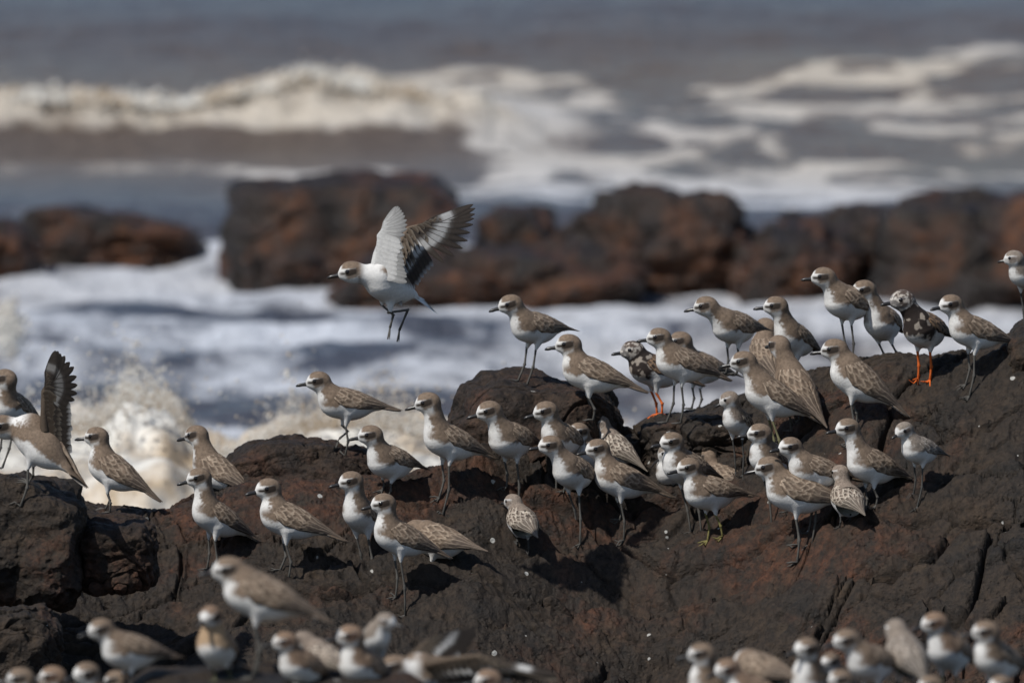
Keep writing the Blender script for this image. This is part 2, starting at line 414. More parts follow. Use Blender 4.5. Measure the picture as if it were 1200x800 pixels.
r2 = ridge(62.5 + 0.5 * n0, 1.5, 3.0, 0.16); h += r2
pxe = 600 + FPX * wx / 58
r3 = ridge(58.2 + 0.3 * n0, 0.9, 1.5, 1.0) * 0.10 * sstep(800, 950, pxe); h += r3
h += 0.020 * fbm(np.stack([wx * 0.9, wy * 1.5, 0 * wx], 1), 4, gain=0.6, off=171) * (wy > 54)
h += ridge(42.3 + 0.3 * n0, 0.18, 0.4, 0.07) + ridge(43.6 + 0.5 * n0, 0.15, 0.3, 0.05) + 0.045 * fbm(np.stack([wx * 1.6, wy * 2.4, 0 * wx], 1), 4, off=71) * (wy > 36) * (wy < 50) + ridge(48.6 + 0.4 * n0, 0.4, 0.9, 0.08)
# foam: soft patches (photo pixels of the still water plane -> places on the sea)
def blob(cx, cy, rx, ry, pw=2.0): return np.exp(-((np.abs((qx - cx) / rx)) ** pw + (np.abs((qy - cy) / ry)) ** pw))
wq = n1 * 14
foam = 0.05 + 0 * wx
def addf(v, a): 
    global foam
    foam = foam + a * v
qy0 = qy; qy = qy + wq * 0.8
qx = qx + n0 * 60
lace = fbm(np.stack([wx * 1.1, wy * 0.9, 0 * wx], 1), 4, off=101); lace2 = fbm(np.stack([wx * 2.2, wy * 1.6, 0 * wx], 1), 4, off=131)
qy = qy + 9 * lace; qx = qx + 45 * lace2
def stroke(pts, wd, a):
    global foam
    pts = np.array(pts, float); best = np.full(qx.shape, 1e9)
    for (x0, y0), (x1, y1) in zip(pts[:-1], pts[1:]):
        ex, ey = x1 - x0, (y1 - y0) * 3.0
        tt = np.clip(((qx - x0) * ex + (qy - y0) * 3.0 * ey) / (ex * ex + ey * ey), 0, 1)
        best = np.minimum(best, np.hypot(qx - x0 - tt * ex, (qy - y0) * 3.0 - tt * ey))
    foam = foam + a * 1.15 * np.exp(-(best / (3.0 * wd * 1.55 * np.clip(1 + 1.1 * lace, 0.25, 2.2))) ** 2) * np.clip(0.85 + 0.9 * lace2, 0.2, 1.3)
foam = np.where((wy > 48) & (wy < 80), -0.02 + 0 * wx, foam)
addf(blob(150, 203, 520, 12), 0.42)
stroke([(520, 95), (600, 92), (690, 108), (650, 128), (605, 150), (600, 175), (680, 200), (800, 215), (1000, 228), (1260, 245)], 12, 0.85)
stroke([(470, 120), (540, 105), (575, 140), (560, 175), (600, 200)], 9, 0.5)
stroke([(880, 104), (940, 96), (1020, 94), (1090, 92), (1160, 80)], 6.5, 0.85)
stroke([(868, 100), (885, 122), (950, 142), (1060, 150), (1260, 165)], 8, 0.8)
stroke([(1085, 98), (1120, 118), (1260, 132)], 7, 0.75)
stroke([(740, 200), (800, 182), (890, 160), (940, 178), (1080, 196), (1260, 212)], 6, 0.7)
stroke([(330, 215), (520, 225), (760, 232), (1000, 250), (1260, 262)], 7, 0.6)
stroke([(700, 245), (850, 250), (1000, 240)], 8, 0.5)
addf(blob(560, 150, 50, 26), 0.15)
addf(blob(1000, 120, 300, 60) * np.clip(lace, 0, 1), 0.55); addf(blob(700, 225, 500, 18) * np.clip(lace2 + 0.2, 0, 1), 0.6)
addf(sstep(0.25, 0.6, np.abs(lace)) * (wy > 55) * (wy < 66), 0.12)
addf(sstep(270, 300, qy) * (1 - sstep(560, 640, qy)), 0.52)
st_ = fbm(np.stack([wx * 0.9, wy * 1.6, 0 * wx], 1), 4, off=61); addf(st_ * (qy > 265), 0.42)
addf(blob(230, 300, 60, 40), 0.4); addf(blob(250, 335, 200, 14), 0.4); addf(blob(440, 330, 60, 60), 0.25)
addf(blob(270, 370, 190, 12), -0.42); addf(blob(540, 400, 150, 14), -0.25); addf(blob(300, 478, 420, 20), -0.55); addf(blob(620, 470, 200, 14), -0.3)
addf(blob(330, 410, 240, 9), 0.22); addf(blob(700, 360, 300, 14), 0.3); addf(blob(60, 280, 50, 30), 0.35)
foam = np.where(wy > 50, foam + (0.78 + 0.55 * n2) * sstep(0.05, 0.15, r1) * (wy < 54.6 + 0.4 * n2) * sstep(51.9, 53.6, wy + 0.5 * n1), foam)
foam = np.clip(foam + 0.10 * n1 + 0.08 * n2, 0, 1.2)
lump = sstep(0.05, 0.18, r1) * (wy < 54.7)
pl = np.stack([wx, wy, h], 1)
h = h + lump * (0.085 * fbm(pl * np.array([3.2, 3.2, 3.2]), 4, off=3) + 0.03 * fbm(pl * 11, 2, off=13))
silt = np.clip(0.12 + 0.65 * sstep(50, 53, wy) + 0.35 * n0 + 0.35 * lump, 0, 1)
silt = np.where(wy > 58, silt * (1 - 0.85 * sstep(59.5, 64, wy)), silt)
link('sea', mesh_np('sea', np.stack([wx, wy, h * act], 1), grid_faces(*WX.shape)[:, ::-1], M_WATER, extra={'foam': foam * act + 0.0, 'silt': silt}), kind='structure')

# surge breaking behind the near rocks: a lumpy wall of foam with thrown droplets
bx_ = np.linspace(-3.2, 3.2, 420); bt = np.linspace(0, 1, 90)
BX, BT = np.meshgrid(bx_, bt, indexing='ij')
YB = 32.5
bpxx = 600 + FPX * BX / YB
toppy = np.interp(bpxx, [-700, -200, 0, 60, 110, 135, 150, 165, 200, 225, 260, 300, 340, 380, 440, 500, 560, 640, 720, 800, 880, 1500],
                  [500, 490, 478, 480, 484, 462, 447, 458, 466, 500, 512, 506, 492, 482, 478, 482, 492, 496, 498, 520, 560, 600])
zb = zray(0, toppy, YB)
ang = BT * math.pi
yy = YB - np.cos(ang) * (0.55 + 0.5 * (1 - BT)); zz = zb * np.sin(ang) ** 0.55
yy = np.where(BT < 0.5, yy, YB - np.cos(ang) * 1.1)
pb = np.stack([BX.ravel(), yy.ravel(), zz.ravel()], 1)
dn = 0.10 * fbm(pb * 3.0, 3, off=2) + 0.025 * fbm(pb * 7, 4, gain=0.5, off=5) + 0.005 * fbm(pb * 40, 3, gain=0.7, off=25)
pb[:, 1] -= dn * np.cos(ang.ravel()); pb[:, 2] += dn * 0.8 * np.sin(ang.ravel()) - 0.05
link('breaking_surge', mesh_np('breaking_surge', pb, grid_faces(*BX.shape), M_SPRAY), kind='structure')
def droplets(name, pts, rad):
    o8 = np.array([[1, 0, 0], [-1, 0, 0], [0, 1, 0], [0, -1, 0], [0, 0, 1], [0, 0, -1]], float)
    f8 = np.array([[0, 2, 4], [2, 1, 4], [1, 3, 4], [3, 0, 4], [2, 0, 5], [1, 2, 5], [3, 1, 5], [0, 3, 5]])
    V = (pts[:, None, :] + o8[None] * rad[:, None, None]).reshape(-1, 3)
    F = (np.arange(len(pts))[:, None, None] * 6 + f8[None]).reshape(-1, 3)
    return link(name, mesh_np(name, V, F, M_SPRAY), kind='stuff', label='thrown white sea spray droplets above the breaking surge', category='sea spray')
rg = np.random.RandomState(5)
pts = []; rad = []
n = 45000
px = rg.uniform(-150, 860, n)
tp = np.interp(px, [-700, -200, 0, 60, 110, 135, 150, 165, 200, 225, 260, 300, 340, 380, 440, 500, 560, 640, 720, 800, 880], [500, 490, 470, 478, 482, 458, 440, 448, 456, 505, 514, 506, 488, 476, 474, 486, 496, 494, 494, 520, 560])
plume = np.exp(-((px - 150) / 60) ** 2) * 20 + np.exp(-((px - 345) / 40) ** 2) * 24 + np.exp(-((px - 455) / 40) ** 2) * 22 + 8
e = rg.exponential(1.0, n)
py = tp + 26 - e * plume * 0.55
zy = YB - 0.3 + rg.normal(0, 0.28, n)
bb = (400 - py) / FPX; dyy = CP + bb * SP
pts = list(np.stack([(px - 600) / FPX / dyy * zy, zy, CAMZ + (-SP + bb * CP) / dyy * zy], 1))
rad = 0.0010 + 0.0014 * rg.exponential(1.0, n); rad = np.minimum(rad, 0.010)
for (cx, cy, sxx, syy, m, yd) in ((10, 385, 9, 14, 500, 41.5), (120, 478, 60, 26, 500, 31), (520, 480, 90, 20, 300, 31)):
    a = rg.normal(cx, sxx, m); b = rg.normal(cy, syy, m)
    for i in range(m): pts.append(P(a[i], b[i], yd + rg.normal(0, 0.2)))
    rad = np.concatenate([rad, rg.uniform(0.002, 0.007, m) * (1.8 if yd > 40 else 0.8)])
droplets('sea_spray', np.array(pts), rad)
# foam thrown up by the far breaker
cr = []; cR = []
n = 16000; px = rg.uniform(-120, 580, n)
cz = np.interp(px, [-400, 0, 130, 210, 330, 380, 480, 560, 640], [0.20, 0.215, 0.20, 0.175, 0.285, 0.29, 0.235, 0.18, 0.08])
fx = (px - 600) * 54 / FPX
jit = fbm(np.stack([fx * 1.6, fx * 0, fx * 0], 1), 3, off=8)
z = cz * 0.95 + rg.exponential(0.010, n) * (1 + 1.2 * np.clip(jit, 0, 1)); y = 54.15 + rg.normal(0, 0.10, n)
sp2 = droplets('sea_spray', np.stack([fx, y, z], 1), 0.003 + 0.004 * rg.exponential(1.0, n)); sp2['label'] = 'white spray blowing off the crest of the far breaker'

# ------------------------------------------------------------------ birds
CM = 0.01
def unit(v): v = np.asarray(v, float); return v / (np.linalg.norm(v) + 1e-12)
def surface_nets(f, h, org):
    s = f < 0
    nx, ny, nz = f.shape
    acc = np.zeros((nx - 1, ny - 1, nz - 1, 3), np.float32); cnt = np.zeros((nx - 1, ny - 1, nz - 1), np.float32)
    for ax in range(3):
        sl0 = [slice(None)] * 3; sl1 = [slice(None)] * 3; sl0[ax] = slice(0, -1); sl1[ax] = slice(1, None)
        a = f[tuple(sl0)]; b = f[tuple(sl1)]; m = (a < 0) != (b < 0)
        t = np.where(m, a / np.where(m, a - b, 1), 0).astype(np.float32)
        o = [k for k in range(3) if k != ax]
        for d0 in (0, 1):
            for d1 in (0, 1):
                sl = [slice(None)] * 3; n0 = f.shape[o[0]]; n1 = f.shape[o[1]]
                sl[o[0]] = slice(d0, n0 - 1 + d0); sl[o[1]] = slice(d1, n1 - 1 + d1)
                mm = m[tuple(sl)]; tt = t[tuple(sl)]
                cnt += mm; acc[..., ax] += np.where(mm, tt, 0); acc[..., o[0]] += d0 * mm; acc[..., o[1]] += d1 * mm
    act = cnt > 0
    idx = np.full(act.shape, -1, np.int32); idx[act] = np.arange(act.sum())
    c = np.argwhere(act)
    V = (c + acc[act] / cnt[act][:, None]) * h + org
    Fs = []
    for ax in range(3):
        o = [k for k in range(3) if k != ax]
        sl0 = [slice(1, -1)] * 3; sl1 = [slice(1, -1)] * 3; sl0[ax] = slice(0, -1); sl1[ax] = slice(1, None)
        A = s[tuple(sl0)]; B = s[tuple(sl1)]; q = np.argwhere(A != B)
        if len(q) == 0: continue
        fl = A[tuple(q.T)]
        base = q.copy(); base[:, o[0]] += 1; base[:, o[1]] += 1
        def cell(d0, d1):
            k = base.copy(); k[:, o[0]] += d0 - 1; k[:, o[1]] += d1 - 1; return idx[tuple(k.T)]
        quad = np.stack([cell(0, 0), cell(1, 0), cell(1, 1), cell(0, 1)], 1)
        if ax == 1: fl = ~fl
        quad[~fl] = quad[~fl][:, ::-1]
        Fs.append(quad)
    return V, np.concatenate(Fs)
def rcone(p, a, b, ra, rb):
    a = np.asarray(a, np.float32); b = np.asarray(b, np.float32); ab = b - a
    t = np.clip(((p - a) @ ab) / (ab @ ab), 0, 1)
    d = np.sqrt(((p - a - t[..., None] * ab) ** 2).sum(-1)); return d - (ra + (rb - ra) * t)
def ell(p, c, Rm, r):
    q = ((p - np.asarray(c, np.float32)) @ np.asarray(Rm, np.float32).T) / np.asarray(r, np.float32)
    k = np.sqrt((q ** 2).sum(-1)) + 1e-9; k2 = np.sqrt(((q / np.asarray(r, np.float32)) ** 2).sum(-1)) + 1e-9
    return k * (k - 1) / k2
def smin(a, b, k):
    h = np.clip(0.5 + 0.5 * (b - a) / k, 0, 1); return b * (1 - h) + a * h - k * h * (1 - h)
def tube(pts, rads, n=8):
    pts = np.array(pts, float); V = []; m = len(pts)
    for i in range(m):
        t = unit(pts[min(i + 1, m - 1)] - pts[max(i - 1, 0)])
        r = np.array([0, 0, 1.0]) if abs(t[2]) < 0.9 else np.array([1.0, 0, 0])
        u = unit(np.cross(t, r)); v = np.cross(t, u)
        for j in range(n):
            a = 2 * math.pi * j / n; V.append(pts[i] + rads[i] * (math.cos(a) * u + math.sin(a) * v))
    return np.array(V), grid_faces(m, n, True)

WHITE = np.array([0.64, 0.625, 0.60]); 
PAL = {
 'plover': dict(brown=(0.165, 0.120, 0.086), dark=(0.070, 0.050, 0.037), fringe=(0.40, 0.32, 0.24), patch=(0.030, 0.022, 0.017), prim=(0.06, 0.047, 0.04), leg=(0.085, 0.08, 0.072)),
 'rusty':  dict(brown=(0.19, 0.128, 0.088), dark=(0.12, 0.075, 0.05), fringe=(0.45, 0.34, 0.24), patch=(0.06, 0.036, 0.025), prim=(0.06, 0.045, 0.036), leg=(0.10, 0.10, 0.06)),
 'stint':  dict(brown=(0.22, 0.175, 0.14), dark=(0.05, 0.038, 0.03), fringe=(0.50, 0.44, 0.36), patch=(0.11, 0.085, 0.07), prim=(0.06, 0.05, 0.04), leg=(0.05, 0.048, 0.045)),
 'grey':   dict(brown=(0.20, 0.165, 0.135), dark=(0.11, 0.09, 0.075), fringe=(0.45, 0.41, 0.36), patch=(0.09, 0.07, 0.06), prim=(0.05, 0.045, 0.04), leg=(0.06, 0.058, 0.054)),
 'turnstone': dict(brown=(0.13, 0.09, 0.065), dark=(0.018, 0.014, 0.012), fringe=(0.30, 0.19, 0.11), patch=(0.025, 0.02, 0.018), prim=(0.03, 0.025, 0.02), leg=(0.62, 0.13, 0.025)),
}
def body_colors(V, st, pal, kind, rs):
    """plumage per vertex"""
    k = st['k']; pc = PAL[pal]; br = np.array(pc['brown']); dk = np.array(pc['dark'])
    q = ((V - st['H']) @ st['Rh'].T) / (k * CM); b = ((V - st['B']) @ st['Rb'].T) / (k * CM)
    N, H = st['N'], st['H']; ax = H - N; L2 = ax @ ax + 1e-9
    t = ((V - N) @ ax) / L2
    rv = (V - N) - np.clip(t, 0, 1.2)[:, None] * ax; rn = np.linalg.norm(rv, axis=1) + 1e-9
    fr = (rv @ st['front']) / rn
    nz = fbm(V * 160 + rs, 3); nz2 = fbm(V * 420 + rs, 2)
    # 1 = brown, 0 = white
    zb = 0.2 + 1.2 * st['under'] - 1.3 * (1 - min(st['under'], 1)) * sstep(0.5, 2.2, b[:, 0]) * (1 - sstep(4.6, 6.5, b[:, 0]))
    bb = sstep(-0.45, 0.45, b[:, 2] - zb + 0.35 * nz)
    cb = 1.2 + 0.5 * st['band']
    bb *= 1 - sstep(3.2, 4.6, b[:, 0]) * (1 - sstep(cb - 0.9, cb + 0.6, np.abs(b[:, 1]) + 0.4 * nz)) * (1 - st['band'])
    nb = 1 - sstep(0.25 + 0.3 * st['band'] - 0.5 * st['under'], 0.65 + 0.3 * st['band'] - 0.5 * st['under'], fr + 0.3 * nz)
    wn = sstep(-0.15, 0.35, t)
    wn *= sstep(1.0, 3.2, b[:, 0] + 0.6 * b[:, 2])
    brn = bb * (1 - wn) + nb * wn
    # head
    x, y, z = q[:, 0], np.abs(q[:, 1]), q[:, 2]
    crown = sstep(0.72, 0.98, z + 0.10 * nz) * (1 - sstep(1.8, 2.3, x + 0.2 * z))
    nape = 1 - sstep(-1.3, -0.5, x - 0.15 * z + 0.2 * nz)
    ear = sstep(-1.35, -0.75, z + 0.25 * x + 0.2 * nz) * (1 - sstep(0.35, 0.62, z)) * (1 - sstep(0.7, 1.4, x)) 
    hb = np.maximum(np.maximum(crown, nape), ear * 0.9)
    # below the chin the white throat runs into the white fore-neck
    wh = sstep(0.55, 0.85, t) * (np.linalg.norm(V - H, axis=1) < 3.6 * k * CM)
    brn = brn * (1 - wh) + hb * wh
    mott = 1 + 0.28 * nz + 0.22 * nz2
    C = br[None] * mott[:, None] * brn[:, None] + (WHITE * (0.97 + 0.05 * nz2[:, None])) * (1 - brn[:, None])
    # grey-buff wash along breast side
    if kind in ('stint',):
        s = sstep(0.1, 0.5, nz2 + 0.3 * nz) * brn * 0.7
        C = C * (1 - s[:, None]) + dk * s[:, None]
    patch = np.exp(-(((x - 0.15) / 1.20) ** 4 + ((z - 0.08 + 0.15 * x - 0.1) / 0.62) ** 4)) * (y > 0.6) * wh
    lore = np.exp(-(((x - 1.6) / 0.8) ** 4 + ((z + 0.02) / 0.34) ** 2)) * wh * 1.25
    pp = np.clip(np.maximum(patch * 1.9, lore) * st['mask'], 0, 1)[:, None]
    C = C * (1 - pp) + np.array(pc['patch']) * pp
    if kind == 'turnstone':
        hn = fbm(V * 130 + 3, 3)
        hd = sstep(-0.30, 0.0, hn) * wh
        C = C * (1 - 0.75 * wh[:, None]) + 0.75 * wh[:, None] * (np.array([0.46, 0.42, 0.37]) * (1 - hd[:, None]) + np.array([0.06, 0.045, 0.04]) * hd[:, None])
        bib = sstep(0.2, 1.6, b[:, 0] + 0.5 * nz) * (t < 0.75) * sstep(-2.9, -2.0, b[:, 2] + 0.35 * nz)
        pn = fbm(V * 55 + 9, 2)
        patchw = sstep(0.36, 0.46, pn + 0.25 * sstep(1.0, 2.8, np.abs(b[:, 1]))) * 0.7
        bc = np.array([0.03, 0.022, 0.019]) * (1 - patchw[:, None]) + np.array([0.42, 0.36, 0.3]) * patchw[:, None]
        C = C * (1 - bib[:, None]) + bc * bib[:, None]
    if st.get('buff', 0) > 0:
        s = (st['buff'] * sstep(1.5, 3.0, b[:, 0]) * (t < 0.7) * sstep(-2.4, -0.5, b[:, 2]))[:, None]
        C = C * (1 - s) + np.array([0.36, 0.25, 0.155]) * s
    # tail
    tl = (1 - sstep(-8.6, -6.5, b[:, 0])) * (b[:, 2] > 0.55)
    C = C * (1 - tl[:, None]) + (br * 0.7) * tl[:, None]
    return np.clip(C, 0.005, 0.85)

XK = np.array([-12.6, -11.5, -9, -6, -3, 0, 2, 3.2, 4.2])
RY = np.array([0.10, 0.30, 0.85, 1.95, 2.95, 3.3, 3.12, 2.75, 2.0])
RZ = np.array([0.10, 0.22, 0.62, 1.65, 2.75, 3.25, 3.15, 2.85, 2.2])
ZC = np.array([0.75, 0.75, 0.75, 0.55, 0.25, 0.05, 0.0, 0.05, 0.1])
PH1 = np.array([95, 100, 108, 112, 112, 108, 95, 78, 50.0])
def scales(u, v):
    """overlapping feather scales; returns normalised radius inside the topmost scale, offset from its shaft, id"""
    best = np.full(u.shape, 99.0); rr = np.ones(u.shape); vv = np.zeros(u.shape); idd = np.zeros(u.shape)
    r0 = np.floor(u)
    for dr in (1, 0, -1, -2):                       # smaller rows lie on top, so they are written last
        r = r0 + dr; par = 0.5 * (np.mod(r, 2))
        for dc in (0, 1):
            c = np.floor(v - par) + dc + par
            a = (u - r) / 1.75; bb = (v - c) / 0.66
            d = np.sqrt(np.clip(a, -0.4, 9) ** 2 + bb ** 2)
            m = (d < 1) & (u >= r - 0.3)
            if dc == 1: m &= ~((d > rr) & (idd_r == r))
            rr = np.where(m, d, rr); vv = np.where(m, v - c, vv)
            idd = np.where(m, np.mod(r * 0.618 + c * 0.37, 1.0), idd)
            if dc == 0: idd_r = np.where(m, r, -99)
    return rr, vv, idd
def folded_wing(st, side, pal, kind, rs, nS, nT, droop=0.0):
    pc = PAL[pal]; br = np.array(pc['brown']); dk = np.array(pc['dark']); fg = np.array(pc['fringe']); pr = np.array(pc['prim'])
    s, t = np.meshgrid(np.linspace(0, 1, nS), np.linspace(0, 1, nT), indexing='ij')
    x = 4.1 - 16.6 * s
    ry = np.interp(x, XK, RY); rz = np.interp(x, XK, RZ); zc = np.interp(x, XK, ZC); ry = ry * st['fat']; rz = rz * (0.5 + 0.5 * st['fat']); p1 = np.interp(x, XK, PH1) + droop
    ph = np.radians(-2 + (p1 + 2) * t)
    u = s * 11.5 + rs; v = t * 5.2 + 0.6 * s
    wob = fbm(np.stack([u.ravel() * 0.6, v.ravel() * 0.6, np.full(u.size, rs)], 1), 2).reshape(u.shape)
    rr, vv, idd = scales(u + 0.8 * wob, v + 0.45 * wob)
    rel = 0.10 * (1 - rr)
    off = 0.16 + rel
    off -= 0.55 * (1 - sstep(0.0, 0.06, s)); off -= 0.5 * (1 - sstep(0, 0.06, t)); off -= 0.42 * sstep(0.93, 1.0, t) * (s < 0.93)
    taper = np.clip((x + 12.6) / 5, 0.12, 1); off *= taper
    # ventral edge is uneven: feather tips
    Y = side * ((ry + off) * np.sin(ph)); Zb = zc + (rz + off) * np.cos(ph)
    V = st['B'] + CM * st['k'] * (x.ravel()[:, None] * st['Rb'][0] + Y.ravel()[:, None] * st['Rb'][1] + Zb.ravel()[:, None] * st['Rb'][2])
    fringe = sstep(0.74, 0.93, rr); shaft = (1 - sstep(0.03, 0.12, np.abs(vv))) * 0.6; cen = (1 - sstep(0.3, 0.75, rr))
    nz = fbm(np.stack([u.ravel() * 3, v.ravel() * 3, np.full(u.size, rs)], 1), 2).reshape(u.shape)
    tone = (0.70 + 0.60 * idd + 0.30 * nz)[..., None]
    C = br * tone * (1 - 0.38 * cen[..., None]) ; C = C * (1 - shaft[..., None]) + dk * shaft[..., None]
    fs = {'stint': 0.85, 'turnstone': 0.9}.get(kind, 0.55)
    if kind in ('stint', 'turnstone'):
        c2 = (cen * 0.85)[..., None]; C = C * (1 - c2) + dk * c2
    fw = (fs * fringe * (0.55 + 0.6 * idd))[..., None]
    C = C * (1 - fw) + fg * fw
    # long flight feathers: streaks along the wing toward the tip
    wv = t * 5.0 + 1.2 * s + 0.25 * wob; fr = np.abs(wv - np.round(wv)); line = (1 - sstep(0.03, 0.14, fr))
    Cp = pr * (0.9 + 0.5 * nz[..., None]) + (br - pr) * (0.55 * (1 - t))[..., None]
    Cp = Cp * (1 - 0.6 * line[..., None]) + fg * 0.9 * (0.6 * line)[..., None]
    wp = sstep(0.50, 0.66, s + 0.12 * t + 0.05 * wob)[..., None]
    C = C * (1 - wp) + Cp * wp
    lower = (sstep(0.80, 0.95, t) * sstep(0.3, 0.55, s) * 0.7)[..., None]
    C = C * (1 - lower) + pr * lower
    F = grid_faces(nS, nT)
    if side > 0: F = F[:, ::-1]
    return V, F, np.clip(C.reshape(-1, 3), 0.005, 0.85)

def feather_blade(base, tip, wdir, nrm, width, n=10, curve=0.1, m=5, pt=0.72):
    """tapered vane with slight camber"""
    base = np.asarray(base); tip = np.asarray(tip); V = []
    ln = np.linalg.norm(tip - base)
    for i in range(n):
        s = i / (n - 1)
        c = base + (tip - base) * s + np.asarray(wdir) * (curve * ln * s * s)
        wd = width * (0.35 + 0.65 * min(1, s * 4)) * math.sqrt(max(0, 1 - max(0, (s - pt) / (1.005 - pt)) ** 2))
        for j in range(m):
            tt = j / (m - 1) * 2 - 1
            V.append(c + np.asarray(wdir) * (wd * 0.5 * tt) + np.asarray(nrm) * (0.0007 * (1 - tt * tt) - 0.0015 * s * s))
    return np.array(V), grid_faces(n, m)
def spread_wing(Spt, Wpt, Tpt, chord, nrm, k, under, parent, seed=0, fold=0.0, wr=1.07, wide=1.0, bar_=1.0, tone=1.0):
    """spread wing: primaries fanned from the wrist, secondaries from the arm, two covert rows"""
    Spt, Wpt, Tpt, chord, nrm = [np.asarray(a, float) for a in (Spt, Wpt, Tpt, chord, nrm)]
    rg = np.random.RandomState(seed)
    Vs, Fs, Cs = [], [], []; off = 0
    def add(V, F, C):
        nonlocal off
        Vs.append(V); Fs.append(F + off); Cs.append(C); off += len(V)
    arm = Wpt - Spt; cl = np.linalg.norm(chord); hand = Tpt - Wpt
    secs = []
    for i in range(11):
        f = i / 10; b = Spt + arm * f; secs.append((b, b + chord * (0.95 + (wr - 0.95) * f) + hand * 0.10 * f))
    secs = secs[::1]
    prims = []
    lastb, lastt = secs[-1]
    for i in range(10):
        f = (i + 1) / 10
        b = Wpt + hand * 0.22 * f
        dirt = (lastt - lastb) * (1 - f) ** 1.1 + (Tpt - b) * (1 - (1 - f) ** 1.1)
        L = np.linalg.norm(lastt - lastb) * (1 - f) + np.linalg.norm(Tpt - b) * f
        prims.append((b, b + unit(dirt) * L * (1.0 if i < 9 else 0.97)))
    allf = [('s', a) for a in secs] + [('p', a) for a in prims]
    drk = np.array([0.045, 0.036, 0.03]) * tone; wht = np.array([0.66, 0.65, 0.63]); brn = np.array([0.20, 0.15, 0.11]) * tone
    for i, (ty, (b, tp)) in enumerate(allf):
        d = unit(tp - b); wd = unit(np.cross(nrm, d))
        wdt = (1.45 if ty == 's' else 1.15 + 0.03 * i) * k * CM * wide
        tp = tp + wd * rg.normal(0, 0.0012) + d * rg.normal(0, 0.001)
        V, F = feather_blade(b + nrm * (0.0005 * (i % 2) + 0.00015 * i), tp + nrm * 0.0004 * i, wd, nrm, wdt, 16, 0.03 if ty == 's' else 0.07, 7, 0.72 if ty == 's' else 0.35)
        s = np.repeat(np.linspace(0, 1, 16), 7)[:, None]; e = np.abs(np.tile(np.linspace(-1, 1, 7), 16))[:, None]
        if under: C = wht * 0.74 * (1 - 0.45 * sstep(0.3, 1, s)) * (1 - 0.35 * e)
        else:
            C = drk * (1 + 0.5 * (1 - e)) + 0 * s
            bar = sstep(0.30, 0.38, s) * (1 - sstep(0.52, 0.62, s)) * (0.9 if ty == 's' else 0.75) * (e < 0.8) * bar_
            C = C * (1 - bar) + wht * bar
            tipw = sstep(0.90, 0.97, s) * 0.6 * (ty == 's'); C = C * (1 - tipw) + wht * tipw
        add(V, F, np.clip(C, 0.005, 0.8))
    rows = ((0.62, 0.0022, 14), (0.42, 0.0036, 14), (0.24, 0.0048, 16))
    for ri, (lf, hgt, cnt) in enumerate(rows):
        for i in range(cnt):
            f = i / (cnt - 1)
            if f < 0.62: g = f / 0.62; b = Spt + arm * g; tv = chord * lf
            else:
                g = (f - 0.62) / 0.38; b = Wpt + hand * 0.45 * g; tv = (chord * (1 - g) + hand * 0.75 * g) * lf
            for sg in ((1,) if not under else (1,)):
                sgn = 1
                d = unit(tv); wd = unit(np.cross(nrm, d))
                V, F = feather_blade(b + nrm * hgt + wd * rg.normal(0, 0.0008), b + tv * (1 + rg.normal(0, 0.05)) + nrm * (hgt * 0.6), wd, nrm, 1.7 * k * CM, 9, 0.03, 5)
                s = np.repeat(np.linspace(0, 1, 9), 5)[:, None]; e = np.abs(np.tile(np.linspace(-1, 1, 5), 9))[:, None]
                if under: C = wht * (1.0 - 0.22 * e - 0.16 * s)
                else:
                    fr = np.maximum(sstep(0.75, 0.95, s), sstep(0.7, 1.0, e) * 0.7)
                    C = (brn * 0.6 if ri > 0 else drk * 1.4) * (1 - fr * 0.7) + np.array([0.34, 0.29, 0.23]) * fr * 0.7 * tone
                add(V, F, np.clip(C + 0 * s, 0.005, 0.8))
    # leading edge of the wing: feathered arm and hand
    V, F = tube([Spt, Spt + arm * 0.5 + unit(chord) * -0.001, Wpt, Wpt + hand * 0.3, Wpt + hand * 0.6], [0.0095 * k, 0.006 * k, 0.0045 * k, 0.003 * k, 0.001 * k], 10)
    add(V, F, np.tile(wht if under else brn, (len(V), 1)))
    o = link('wing', mesh_np('wing', np.concatenate(Vs), np.concatenate(Fs), M_WING, col=np.concatenate(Cs)), parent)
    return o

